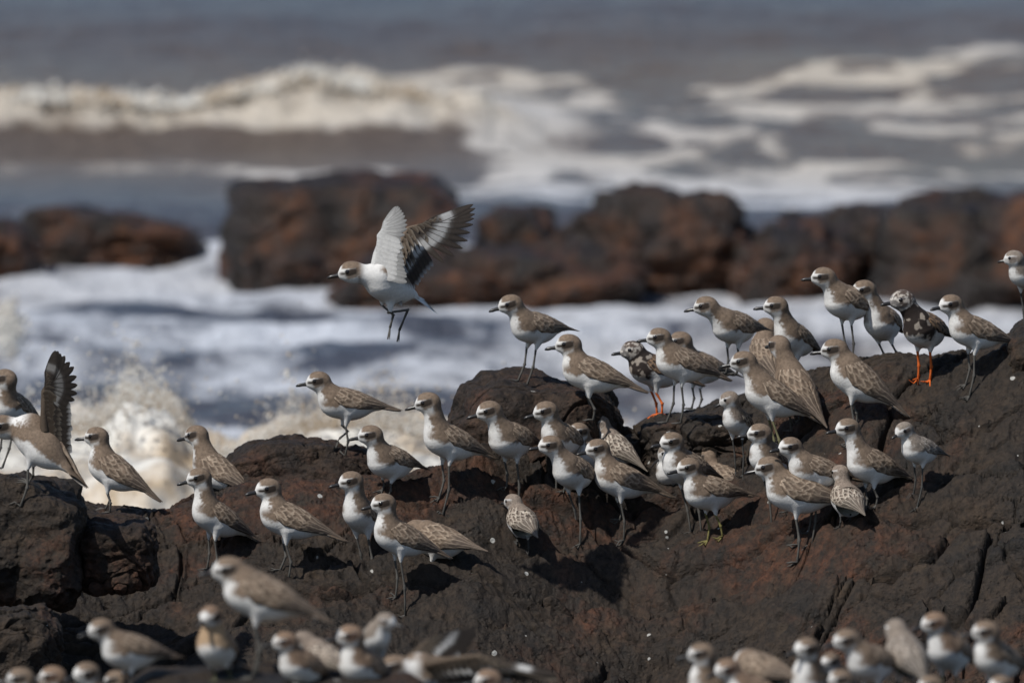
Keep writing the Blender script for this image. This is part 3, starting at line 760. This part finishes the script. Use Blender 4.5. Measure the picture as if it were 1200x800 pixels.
def cast(px, py, near=False):
    o = Vector((0, 0, CAMZ)); d = Vector(P(px, py, 10.0)) - o; d.normalize(); best = None
    for t in ([BVL] if near else BV):
        h = t.ray_cast(o, d)
        if h[0] is not None and (best is None or h[3] < best[1]): best = (h[0], h[3])
    return np.array(best[0]) if best else None
def drop(x, y, near=False, z=6.0):
    best = None
    for t in ([BVL] if near else BV):
        h = t.ray_cast(Vector((x, y, z)), Vector((0, 0, -1)))
        if h[0] is not None and (best is None or h[0].z > best): best = h[0].z
    return best
_eye = None
def eye_mesh():
    global _eye
    if _eye is None:
        D_, F_ = ico_dirs(9); _eye = mesh_np('eye', D_ * 0.0047, F_, M_EYE)
    return _eye
NB = [0]
def bird(name, h, b, t, f, label, cat='plover', group=None, kind='plover', pal='plover', k=1.0, toward=1, hyaw=0, hpitch=4, near=False, d=0.0, band=0.0,
         legs=None, bill=2.5, billdown=0.0, wings='folded', fly=None, stride=1.0, legcol=None, mask=1.0, q=None, fat=None, buff=0.0, flip=1, raised=False, hd=None, depth=None, roll=0, under=0.0):
    """h, b, t, f: photo pixels of head centre, trunk centre, tail tip and feet; d: metres further away than where the feet pixel meets the rock"""
    NB[0] += 1; rs = NB[0] * 3.17; rg = np.random.RandomState(NB[0] + 100)
    fat = fat or rg.uniform(0.93, 1.06); hyaw = hyaw + rg.uniform(-9, 9); hpitch = hpitch + rg.uniform(-5, 7)
    fat = fat * 1.03; k = k * 1.07
    if near: k = k * 0.918
    if depth is not None: g = P(f[0], f[1], depth)
    else:
        g = cast(f[0], min(f[1], 870), near)
        if near and (g is None or True):
            g = P(f[0], f[1], ND + d); 
            zz = drop(g[0], g[1], True); g[2] = zz
        else:
            if g is None: g = P(f[0], f[1], 25.3)
            if d:
                g = P(f[0], f[1], g[1] + d)
    yf = g[1]
    B = P(b[0], b[1], yf); T = P(t[0], t[1], yf); L = 12.4 * CM * k
    dv = B - T; dd = dv[0] ** 2 + dv[2] ** 2
    dy = math.sqrt(max(L * L - dd, 0)); 
    if dd > L * L * 1.0: Ls = math.sqrt(dd) / L
    else: Ls = 1.0
    dv[1] = -toward * dy
    a = unit(dv)
    ks = k * min(Ls, 1.12)
    up = np.array([0, 0, 1.0]); dor = unit(up - a * (up @ a)); lat = np.cross(dor, a)
    dor = dor * math.cos(R(roll)) - lat * math.sin(R(roll)); lat = np.cross(dor, a)
    Rb = np.array([a, lat, dor])
    c = CM * ks
    N = B + a * 3.1 * c + dor * 1.0 * c
    H0 = P(h[0], h[1], yf)
    hdep = (a[1] * 4.5 * c) if hd is None else hd
    H = P(h[0], h[1], yf + hdep)
    ya = R(hyaw); hp = R(hpitch)
    hf = np.array([-flip * math.cos(ya) * math.cos(hp), -math.sin(ya) * math.cos(hp), -math.sin(hp)])
    hu = unit(up - hf * (up @ hf)); hl = np.cross(hu, hf); Rh = np.array([hf, hl, hu])
    H = H
    nk = H - hf * 0.7 * c - hu * 0.5 * c
    st = dict(under=under, fat=fat, k=ks, B=B, H=H, Rb=Rb, Rh=Rh, N=N, band=band, mask=mask, buff=buff)
    nax = unit(H - N); fr = hf * 0.6 + a * 0.4; fr = unit(fr - nax * (fr @ nax)); st['front'] = fr
    # ---- feet
    hd2 = unit(np.array([a[0], a[1], 0])); ld = np.array([-hd2[1], hd2[0], 0])
    sep = 1.35 * c
    hipc = B - a * 1.2 * c - dor * 1.6 * c
    feet = []; 
    for i, sg in enumerate((-1, 1)):
        fp = g + ld * sg * sep + hd2 * sg * stride * rg.uniform(0.2, 1.1) * c * (1 if rg.rand() < .5 else -1)
        if wings != 'fly':
            zz = drop(fp[0], fp[1], near)
            if zz is not None and abs(zz - g[2]) < 0.035 * (1 if not near else 2): fp[2] = zz
            else: fp[2] = g[2]
        feet.append(fp)
    # ---- SDF body
    vox = q or (0.0021 if not near else 0.003)
    ptsall = np.array([T, B, H, B - dor * 4.8 * c, H + hu * 2.6 * c, B + a * 6 * c, H + hf * 3 * c, H - hf * 3 * c, B + lat * 4 * c, B - lat * 4 * c, H + hl * 2.6 * c, H - hl * 2.6 * c,
                       hipc - up * 3.4 * c + lat * 2 * c, hipc - up * 3.4 * c - lat * 2 * c, B + dor * 4.6 * c, T + dor * c * 2, T - dor * c * 2, T + lat * 2 * c, T - lat * 2 * c])
    lo = ptsall.min(0) - 0.008; hi = ptsall.max(0) + 0.008
    nn = np.ceil((hi - lo) / vox).astype(int) + 1
    gx = [lo[i] + vox * np.arange(nn[i]) for i in range(3)]
    p = np.stack(np.meshgrid(*gx, indexing='ij'), -1).astype(np.float32) - g.astype(np.float32)
    rel = lambda v: v - g
    BP = lambda x, y, z: B + c * (a * x + lat * y + dor * z)
    HP = lambda x, y, z: H + c * (hf * x + hl * y + hu * z)
    fld = ell(p, rel(BP(-0.2, 0, -0.05)), Rb, np.array([5.4, 3.15 * fat, 3.35 * fat]) * c)
    fld = smin(fld, rcone(p, rel(BP(2.2, 0, -0.1)), rel(BP(2.9, 0, 0.9)), 2.75 * c * fat, 2.3 * c), 1.2 * c)
    fld = smin(fld, rcone(p, rel(BP(-2, 0, 0.1)), rel(BP(-7.2, 0, 0.55)), 2.6 * c, 0.75 * c), 1.2 * c)
    nl = np.linalg.norm(nk - N) / c
    fld = smin(fld, rcone(p, rel(N), rel(nk), min(2.35, 2.35) * c, 1.72 * c), 1.1 * c)
    hs = 1.0
    head = ell(p, rel(HP(-0.1, 0, 0.05)), Rh, np.array([2.5, 2.0, 2.1]) * c * hs)
    head = smin(head, rcone(p, rel(HP(0.6, 0, 0.15)), rel(HP(1.95, 0, -0.35)), 1.5 * c, 0.62 * c), 0.8 * c)
    fld = smin(fld, head, 0.8 * c)
    fld = smin(fld, ell(p, rel(BP(-9.0, 0, 0.55)), Rb, np.array([3.4, 1.25, 0.36]) * c), 0.7 * c)
    knees = []
    for i, sg in enumerate((-1, 1)):
        hip = BP(-0.9, sg * 1.55 * (1 if True else 1), -1.9)
        sgl = np.sign((feet[i] - g) @ lat) or sg
        hip = BP(-0.9, sgl * 1.5, -1.9)
        if raised and i == 0: kn = hip + (feet[i] - hip) * 0.3
        dirf = unit(feet[i] - hip + hd2 * 0.9 * c)
        kn = hip + dirf * min(2.7 * c, 0.45 * np.linalg.norm(feet[i] - hip)); knees.append(kn)
        fld = smin(fld, rcone(p, rel(hip), rel(kn), 1.15 * c, 0.26 * c), 0.6 * c)
    V, F = surface_nets(fld, vox, lo)
    V = V.astype(float)
    C = body_colors(V, st, pal, kind, rs)
    thigh = np.zeros(len(V))
    # ---- legs and toes, part of the body mesh
    lc = np.array(legcol or PAL[pal]['leg']); Vs, Fs, Cs = [V], [F], [C]; off = len(V)
    for i in (0, 1):
        fp = feet[i]; kn = knees[i]
        if raised and i == 0:
            fp = kn + hd2 * 0.6 * c - up * 2.9 * c; an = kn + (fp - kn) * 0.45 - hd2 * 1.5 * c
        else:
            an = kn * 0.52 + fp * 0.48 - hd2 * rg.uniform(0.35, 0.8) * c
        if legs is not None: an, fp = legs[i]
        r = 0.20 * c * (1.12 if kind == 'turnstone' else 1.0)
        A = kn + (kn - an) * 0.15
        fpz = fp + up * 0.18 * c
        tb, tf = tube([A, kn * 0.5 + an * 0.5, an + (kn - an) * 0.08, an, an + (fpz - an) * 0.08, an * 0.5 + fpz * 0.5, fpz, fpz - up * 0.1 * c], [r * 1.3, r, r * 1.2, r * 1.85, r * 1.3, r * 0.95, r * 1.3, r * 0.6], 8)
        Vs.append(tb); Fs.append(tf + off); off += len(tb); Cs.append(np.tile(lc * rg.uniform(0.85, 1.1), (len(tb), 1)))
        for aa in ((-28, 0, 28) if kind != 'turnstone' else (-32, 0, 32, 180)):
            ca, sa = math.cos(R(aa)), math.sin(R(aa)); td = hd2 * ca + ld * sa; tl_ = (2.1 if aa != 180 else 0.8) * c
            if wings == 'fly': td = unit(td * 0.35 - up * 1.0 + hd2 * -0.1)
            if raised and i == 0: td = unit(td * 0.5 - up)
            sl = 0.0
            pA = fpz; pB = fp + td * tl_ * 0.5 + up * 0.22 * c * (wings != 'fly'); pC = fp + td * tl_ + up * 0.08 * c * (wings != 'fly')
            if wings != 'fly' and not (raised and i == 0):
                for pp in (pB, pC):
                    zz = drop(pp[0], pp[1], near)
                    if zz is not None and abs(zz - fp[2]) < 0.012: pp[2] = zz + 0.13 * c
            tb, tf = tube([pA, pB, pC], [r * 0.85, r * 0.75, r * 0.35], 6)
            Vs.append(tb); Fs.append(tf + off); off += len(tb); Cs.append(np.tile(lc, (len(tb), 1)))
    root = bpy.data.objects.new(name, None); COL.objects.link(root); root.location = g; root.empty_display_size = 0.03
    root['label'] = label; root['category'] = cat
    if group: root['group'] = group
    link('body', mesh_np('body', np.concatenate(Vs) - g, np.concatenate(Fs), M_FEATH, col=np.concatenate(Cs)), root)
    # ---- wings
    if wings in ('folded', 'one'):
        nS, nT = (96, 40) if not near else (60, 26)
        for sd_ in (-1, 1):
            if wings == 'one' and sd_ == 1: continue
            wv, wf, wc = folded_wing(st, sd_, pal, kind, rs, nS, nT, droop=rg.uniform(-8, 8))
            link('wing', mesh_np('wing', wv - g, wf, M_FEATH, col=wc), root)
    # ---- bill
    bl = bill
    dn = billdown
    ctr = [HP(1.75, 0, -0.35), HP(2.25, 0, -0.38), HP(2.25 + bl * 0.4, 0, -0.42 - dn * 0.25), HP(2.25 + bl * 0.72, 0, -0.50 - dn * 0.8), HP(2.25 + bl * 0.93, 0, -0.62 - dn * 1.4), HP(2.25 + bl, 0, -0.72 - dn * 1.6)]
    rr = [0.52, 0.47, 0.36, 0.38, 0.22, 0.05]
    if bl > 3: rr = [0.42, 0.36, 0.25, 0.19, 0.14, 0.04]
    bv, bf = tube(ctr, [x * c for x in rr], 10)
    link('bill', mesh_np('bill', bv - g, bf, M_BILL), root)
    # ---- eyes
    for sg in (-1, 1):
        e = link('eye', eye_mesh(), root); e.location = HP(0.72, sg * 1.47, 0.28) - g; e.scale = (ks * 1.2,) * 3
    return root, st, g
G = 'sand plovers standing on the rocks'; GN = 'blurred birds on the near ledge'; GS = 'small stints among the plovers'
# --- left edge
bird('sand_plover', (6, 444), (14, 478), (50, 506), (0, 548), 'hunched brown plover cut by the left frame edge, behind the raised wing', group=G, d=0.25, hyaw=-25)
fl, st, g = bird('sand_plover', (3, 500), (46, 519), (101, 572), (30, 580), 'plover at far left crouching on the rock with one dark wing raised', group='birds with open wings', wings='one', band=1.0, hyaw=10, k=1.12, toward=-1, stride=0.3)
yb = g[1]
spread_wing(P(52, 505, yb - 0.02) - g, P(51, 458, yb - 0.02) - g, P(68, 411, yb + 0.02) - g, P(88, 530, yb) - P(55, 503, yb), (0.0, -1.0, 0.1), 1.12, False, fl, seed=2, wide=1.2, wr=0.9, bar_=0.3, tone=0.5)
bird('sand_plover', (113, 512), (131, 551), (188, 590), (127, 598), 'brown-backed plover on dark red rock, third bird from the left edge', group=G, toward=-1, hyaw=-8)
bird('sand_plover', (230, 510), (252, 551), (305, 586), (256, 592), 'brown plover seen from behind in front of the splash, above a whiter plover', group=G, toward=-1, hyaw=-20, d=0.15)
bird('sand_plover', (233, 560), (252, 606), (306, 643), (248, 672), 'white-breasted plover standing directly below the brown back-turned plover at left', group=G, hyaw=12, stride=1.4)
bird('sand_plover', (314, 573), (336, 609), (405, 638), (333, 672), 'plover with white breast and scaly wing, right of the left pair', group=G, hyaw=12)
bird('sand_plover', (411, 564), (424, 604), (456, 636), (431, 677), 'slim plover half hidden behind the front plover near the centre left', group=G, hyaw=10, d=0.06)
bird('sand_plover', (449, 590), (467, 630), (528, 660), (468, 708), 'white-fronted plover with dark shadow at its feet, lowest of the sharp birds', group=G, hyaw=20, band=0.0)
bird('sand_plover', (485, 622), (512, 633), (571, 646), (508, 687), 'plover bending forward, its head hidden by the front plover', group=G, toward=-1, hpitch=40, d=0.05, hyaw=-20)
bird('sand_plover', (373, 447), (403, 473), (470, 486), (402, 530), 'plover standing on one leg in front of the splash, one foot lifted', group=G, raised=True, hyaw=0, stride=0.2)
bird('sand_plover', (434, 510), (456, 541), (503, 560), (450, 583), 'plover with white belly walking below the one-legged plover', group=G, hyaw=10)
bird('sand_plover', (501, 472), (525, 517), (584, 546), (520, 592), 'upright plover with long neck left of the tall central boulder', group=G, hyaw=-5, k=1.04)
bird('sand_plover', (573, 482), (598, 515), (640, 532), (598, 583), 'plump white-bellied plover in front of the tall central boulder', group=G, hyaw=15, k=1.04)
bird('sand_plover', (598, 357), (625, 384), (678, 396), (617, 449), 'plover standing alone on top of the tall central boulder', group=G, hyaw=0, stride=1.8)
bird('sand_plover', (666, 404), (690, 438), (759, 464), (693, 492), 'plover on the right shoulder of the central boulder, tail to the right', group=G, hyaw=-5)
bird('sand_plover', (639, 482), (657, 514), (692, 534), (657, 580), 'plover behind the central cluster, only head and back in view', group=G, hyaw=12, d=0.02)
bird('sand_plover', (645, 522), (671, 553), (708, 575), (678, 622), 'front left plover of the central cluster, facing left with a white chest', group=G, hyaw=15, stride=1.4)
bird('sand_plover', (678, 506), (690, 535), (712, 562), (692, 590), 'small headed wader peering between the two front plovers of the central cluster', group=G, hyaw=35, d=0.1, k=0.92)
bird('stint', (703, 496), (722, 524), (757, 552), (722, 575), 'streaky small stint at the top of the central cluster', cat='stint', group=GS, kind='stint', pal='stint', k=0.78, hyaw=0, bill=2.0, mask=0.4, d=0.1, toward=-1)
bird('sand_plover', (700, 526), (726, 562), (790, 588), (724, 628), 'front right plover of the central cluster with dark crossed wingtips', group=G, hyaw=15)
bird('stint', (601, 588), (612, 611), (630, 628), (613, 646), 'tiny stint seen from behind with scaly back, alone on dark rock', cat='stint', group=GS, kind='stint', pal='stint', k=0.80, toward=-1, hyaw=-30, bill=1.8, mask=0.3, stride=0.8, fat=1.12)
# --- centre right group
bird('turnstone', (741, 411), (765, 434), (826, 458), (770, 491), 'turnstone with mottled head and orange legs behind the centre right plover', cat='turnstone', group='turnstones among the plovers', kind='turnstone', pal='turnstone', hyaw=5, bill=2.3, mask=0.3, d=0.05, stride=0.8)
bird('sand_plover', (772, 396), (797, 426), (857, 452), (790, 496), 'plover in front of the left turnstone, brown wing with pale fringes', group=G, hyaw=5, d=-0.06, stride=1.6)
bird('sand_plover', (797, 400), (818, 430), (872, 450), (812, 480), 'plover whose head shows just behind the one beside the left turnstone', group=G, hyaw=-10, d=0.3)
bird('sand_plover', (827, 359), (859, 383), (905, 396), (856, 438), 'plover standing alone on the ridge right of the left turnstone', group=G, hyaw=0, stride=0.5, d=0.15)
bird('sand_plover', (909, 359), (930, 397), (968, 426), (925, 448), 'tall-necked plover on the ridge with a white neck', group=G, hyaw=5, d=0.1)
bird('sand_plover', (897, 384), (898, 416), (912, 448), (900, 456), 'brown plover mostly hidden behind the tall-necked plover', group=G, hyaw=-35, toward=-1, d=0.35)
bird('sand_plover', (913, 405), (932, 452), (966, 500), (930, 505), 'brown plover seen from behind, neck stretched, between three others', group=G, hyaw=-50, toward=-1, band=1.0, k=1.04)
bird('sand_plover', (871, 424), (903, 464), (966, 502), (912, 535), 'big white-chested plover leading the right group below the ridge', group=G, hyaw=0, k=1.06, legcol=(0.16, 0.15, 0.08))
bird('stint', (854, 468), (864, 494), (888, 516), (867, 552), 'stint with dark scaly wing below the big white-chested plover', cat='stint', group=GS, kind='stint', pal='stint', k=0.8, hyaw=0, bill=2.0, mask=0.3, hpitch=20)
bird('sand_plover', (787, 518), (802, 547), (850, 570), (818, 622), 'plover with a white breast, rear one of the lower pair right of centre', group=G, hyaw=12, d=0.04)
bird('sand_plover', (829, 537), (846, 560), (887, 572), (846, 605), 'low brown wader resting behind the lower pair right of centre', cat='plover', group=G, hyaw=-50, k=0.85, toward=-1, d=0.12)
bird('curlew_sandpiper', (782, 530), (787, 556), (812, 580), (790, 615), 'long-billed sandpiper half hidden behind the lower pair right of centre', cat='sandpiper', kind='stint', pal='grey', k=0.85, hyaw=0, bill=4.3, billdown=0.8, hpitch=35, mask=0.3, d=0.12)
bird('sand_plover', (807, 548), (830, 577), (890, 589), (838, 630), 'front plover of the lower pair, one yellow-green leg showing', group=G, hyaw=15, legcol=(0.19, 0.165, 0.06))
bird('sand_plover', (890, 508), (901, 537), (935, 562), (914, 614), 'plover facing left behind the lower right trio', group=G, hyaw=8, d=0.06)
bird('sand_plover', (926, 524), (953, 552), (1014, 571), (950, 626), 'middle plover of the lower right trio with a bright white forehead', group=G, hyaw=30)
bird('sand_plover', (901, 548), (932, 577), (1010, 599), (930, 644), 'foremost plover of the lower right trio, lowest sharp bird at right', group=G, hyaw=0, d=-0.02)
bird('sand_plover', (993, 502), (1020, 545), (1076, 571), (1024, 594), 'upright plover with a pinkish white breast right of the trio', group=G, hyaw=15)
bird('stint', (984, 554), (993, 585), (1012, 602), (990, 624), 'stint facing away behind the tail of the foremost right plover', cat='stint', group=GS, kind='stint', pal='stint', k=0.80, hyaw=-40, toward=-1, bill=1.8, mask=0.3, d=0.02, fat=1.2)
bird('stint', (1059, 504), (1077, 527), (1115, 542), (1073, 586), 'pale small stint standing apart on the far right of the lower group', cat='stint', group=GS, kind='plover', pal='grey', k=0.8, hyaw=40, hpitch=25, bill=2.0, mask=0.6, band=0.5, stride=1.6)
bird('sand_plover', (965, 325), (992, 354), (1043, 375), (996, 424), 'leftmost plover of the row on the top right ridge', group=G, hyaw=0, d=0.0, stride=1.2)
bird('sand_plover', (1012, 340), (1034, 378), (1060, 400), (1044, 424), 'plover standing behind and left of the right turnstone', group=G, hyaw=12, d=0.12, k=1.0)
bird('turnstone', (1057, 352), (1083, 386), (1122, 406), (1080, 450), 'turnstone with black bib and bright orange legs on the top right ridge', cat='turnstone', group='turnstones among the plovers', kind='turnstone', pal='turnstone', hyaw=12, bill=2.3, mask=0.3, fat=1.05, stride=1.4, k=1.04)
bird('sand_plover', (1114, 357), (1140, 389), (1200, 412), (1138, 455), 'plover right of the right turnstone, tail reaching the frame edge', group=G, hyaw=15, stride=1.6)
bird('stint', (1188, 303), (1201, 322), (1232, 338), (1206, 372), 'small pale wader cut by the right frame edge above the boulder', cat='stint', group=GS, kind='plover', pal='grey', k=0.82, hyaw=0, bill=2.0, mask=0.4)
bird('sand_plover', (978, 410), (1003, 444), (1063, 492), (1002, 504), 'plover with long folded wings on the slope below the right turnstone', group=G, hyaw=-10, toward=-1)

# --- bird in flight over the surf
gfd = 24.6
legs_f = [(P(461, 369, gfd), P(457, 385, gfd)), (P(478, 363, gfd + 0.02), P(468, 388, gfd + 0.02))]
fb, st, g = bird('sand_plover', (412, 319), (455, 334), (506, 364), (462, 398), 'plover in flight over the surf with raised wings and dangling legs', group='birds with open wings', wings='fly', hyaw=0, hpitch=10, depth=gfd, legs=legs_f, roll=-24, under=1.6, mask=0.8, band=0.0, k=1.06)
spread_wing(P(438, 318, gfd - 0.03) - g, P(444, 276, gfd - 0.02) - g, P(468, 242, gfd + 0.03) - g, P(478, 333, gfd - 0.06) - P(438, 318, gfd - 0.02), unit((-0.5, -1.0, 0.2)), 1.06, True, fb, seed=5, wr=0.62)
spread_wing(P(452, 316, gfd + 0.02) - g, P(478, 268, gfd + 0.09) - g, P(560, 245, gfd + 0.20) - g, P(492, 326, gfd + 0.03) - P(474, 282, gfd + 0.06), unit((-0.2, -1.0, 0.35)), 1.06, False, fb, seed=6)

tv, tf, tc, to = [], [], [], 0
bb_, ba, bl_, bd = st['B'] - g, st['Rb'][0], st['Rb'][1], st['Rb'][2]
for i, u_ in enumerate(np.linspace(-1, 1, 9)):
    v_, f_ = feather_blade(bb_ - ba * 0.060 + bl_ * u_ * 0.006 + bd * 0.004, bb_ - ba * 0.136 + bl_ * u_ * 0.030 + bd * (0.004 - 0.0006 * i), bl_, bd, 0.013, 10, 0.0, 5)
    tv.append(v_); tf.append(f_ + to); to += len(v_)
    e_ = sstep(0.7, 0.95, np.repeat(np.linspace(0, 1, 10), 5))[:, None]
    tc.append(np.array([0.6, 0.58, 0.55]) * (1 - e_) + np.array([0.16, 0.12, 0.09]) * e_ if abs(u_) < 0.95 else np.tile([0.62, 0.6, 0.58], (50, 1)))
link('tail', mesh_np('tail', np.concatenate(tv), np.concatenate(tf), M_FEATH, col=np.concatenate(tc)), fb)

# --- blurred birds on the near ledge
bird('sand_plover', (268, 668), (302, 697), (390, 735), (302, 783), 'large blurred plover standing on the near ledge at left', group=GN, near=True, hyaw=15, k=1.08)
bird('sand_plover', (118, 737), (150, 762), (214, 779), (152, 812), 'blurred pale plover at lower left, its tail pointing right', group=GN, near=True, hyaw=10, k=0.95)
bird('sand_plover', (246, 722), (254, 758), (275, 790), (262, 802), 'blurred buff-breasted bird facing the camera at lower left', group=GN, near=True, hyaw=65, toward=1, k=0.95, pal='rusty', band=1.0, buff=1.0)
bird('sand_plover', (24, 795), (45, 820), (110, 845), (48, 870), 'blurred bird whose crown just shows in the bottom left corner', group=GN, near=True, hyaw=5)
bird('sand_plover', (62, 793), (78, 822), (135, 845), (80, 872), 'blurred rusty crown second from the bottom left corner', group=GN, near=True, hyaw=-10, pal='rusty', d=0.1)
bird('sand_plover', (101, 789), (122, 822), (178, 850), (125, 875), 'blurred dark-eyed head with white brow at the bottom left', group=GN, near=True, hyaw=30, d=-0.15)
bird('sand_plover', (136, 797), (160, 828), (210, 850), (160, 878), 'blurred small brown crown right of the white-browed head', group=GN, near=True, hyaw=-20, k=0.9, d=0.12)
bird('sand_plover', (334, 752), (352, 780), (392, 806), (352, 826), 'blurred pinkish plover right of the buff-breasted bird', group=GN, near=True, hyaw=5, pal='rusty', k=0.92, band=0.7)
bird('stint', (356, 750), (380, 772), (420, 792), (378, 816), 'blurred speckled back just behind the pinkish plover', cat='stint', group=GN, near=True, hyaw=-40, kind='stint', pal='stint', k=0.85, toward=-1, d=0.2)
bird('sand_plover', (410, 745), (424, 780), (465, 812), (428, 835), 'blurred upright rusty plover with white throat, bottom centre left', group=GN, near=True, hyaw=12, pal='rusty', d=0.05)
bird('sand_plover', (452, 728), (440, 748), (425, 775), (442, 800), 'blurred pale bird with raised head turned to the right', group=GN, near=True, hyaw=30, flip=-1, toward=1, k=0.8, mask=0.4, d=0.25, pal='grey')
fb2, st, g = bird('sand_plover', (462, 781), (506, 790), (570, 806), (510, 840), 'blurred plover with both wings spread at the bottom centre', group='birds with open wings', near=True, wings='fly', hyaw=10, hpitch=12, k=1.05, depth=ND + 0.2)
gy = g[1]
spread_wing(P(478, 775, gy) - g, P(500, 752, gy + 0.05) - g, P(560, 741, gy + 0.15) - g, P(530, 778, gy) - P(500, 760, gy), unit((0.1, -1, 0.5)), 1.05, False, fb2, seed=8, tone=0.65)
spread_wing(P(500, 778, gy - 0.04) - g, P(560, 768, gy - 0.12) - g, P(655, 798, gy - 0.16) - g, P(560, 802, gy) - P(535, 775, gy), unit((0.1, -0.7, 0.8)), 1.05, False, fb2, seed=9, tone=0.65)
bird('sand_plover', (572, 797), (598, 826), (655, 850), (600, 878), 'blurred brown crown under the spread wing at the bottom', group=GN, near=True, hyaw=10, d=-0.1, pal='rusty')
bird('sand_plover', (822, 766), (836, 805), (890, 835), (838, 868), 'blurred plover with dark bill, leftmost of the lower right flock', group=GN, near=True, hyaw=5, band=0.6)
bird('sand_plover', (852, 784), (880, 812), (940, 835), (880, 866), 'blurred low head with white brow beside the leftmost lower right plover', group=GN, near=True, hyaw=20, k=0.95, pal='rusty', d=-0.05)
bird('sand_plover', (872, 776), (890, 786), (945, 796), (895, 850), 'blurred resting brown back between two heads at the lower right', group=GN, near=True, hyaw=-20, hpitch=15, d=0.2, toward=-1)
bird('sand_plover', (945, 760), (952, 800), (985, 835), (955, 868), 'blurred plover with broad white breast in the middle of the lower right flock', group=GN, near=True, hyaw=40)
bird('sand_plover', (973, 774), (985, 800), (1020, 825), (985, 850), 'blurred small black and white face behind the white-breasted plover', group=GN, near=True, hyaw=40, k=0.75, mask=1.2, d=0.25)
bird('sand_plover', (992, 750), (1020, 776), (1070, 796), (1022, 845), 'blurred dark-eyed plover with white chin in the lower right flock', group=GN, near=True, hyaw=10)
bird('sand_plover', (985, 796), (1005, 825), (1050, 850), (1008, 880), 'blurred pale head at the very bottom below the white-chinned plover', group=GN, near=True, hyaw=20, d=-0.2, k=0.9)
bird('sand_plover', (1050, 738), (1062, 768), (1085, 798), (1064, 848), 'blurred grey bird with its back turned and head pointing away', group=GN, near=True, hyaw=-70, toward=-1, band=1.0, pal='grey', mask=0.0, d=0.05)
bird('sand_plover', (1095, 730), (1112, 762), (1150, 790), (1112, 850), 'blurred warm brown plover with white throat, highest of the lower right flock', group=GN, near=True, hyaw=5, pal='rusty', d=0.3)
bird('sand_plover', (1155, 740), (1168, 772), (1215, 800), (1168, 850), 'blurred plover with curved white breast in the lower right corner', group=GN, near=True, hyaw=12)
bird('sand_plover', (1172, 803), (1190, 830), (1230, 850), (1190, 880), 'blurred dark face at the bottom edge in the right corner', group=GN, near=True, hyaw=25, k=0.9, d=-0.2)
bird('sand_plover', (1090, 803), (1110, 830), (1160, 850), (1110, 880), 'blurred white crown at the bottom edge under the warm brown plover', group=GN, near=True, hyaw=10, k=0.9, d=-0.2)
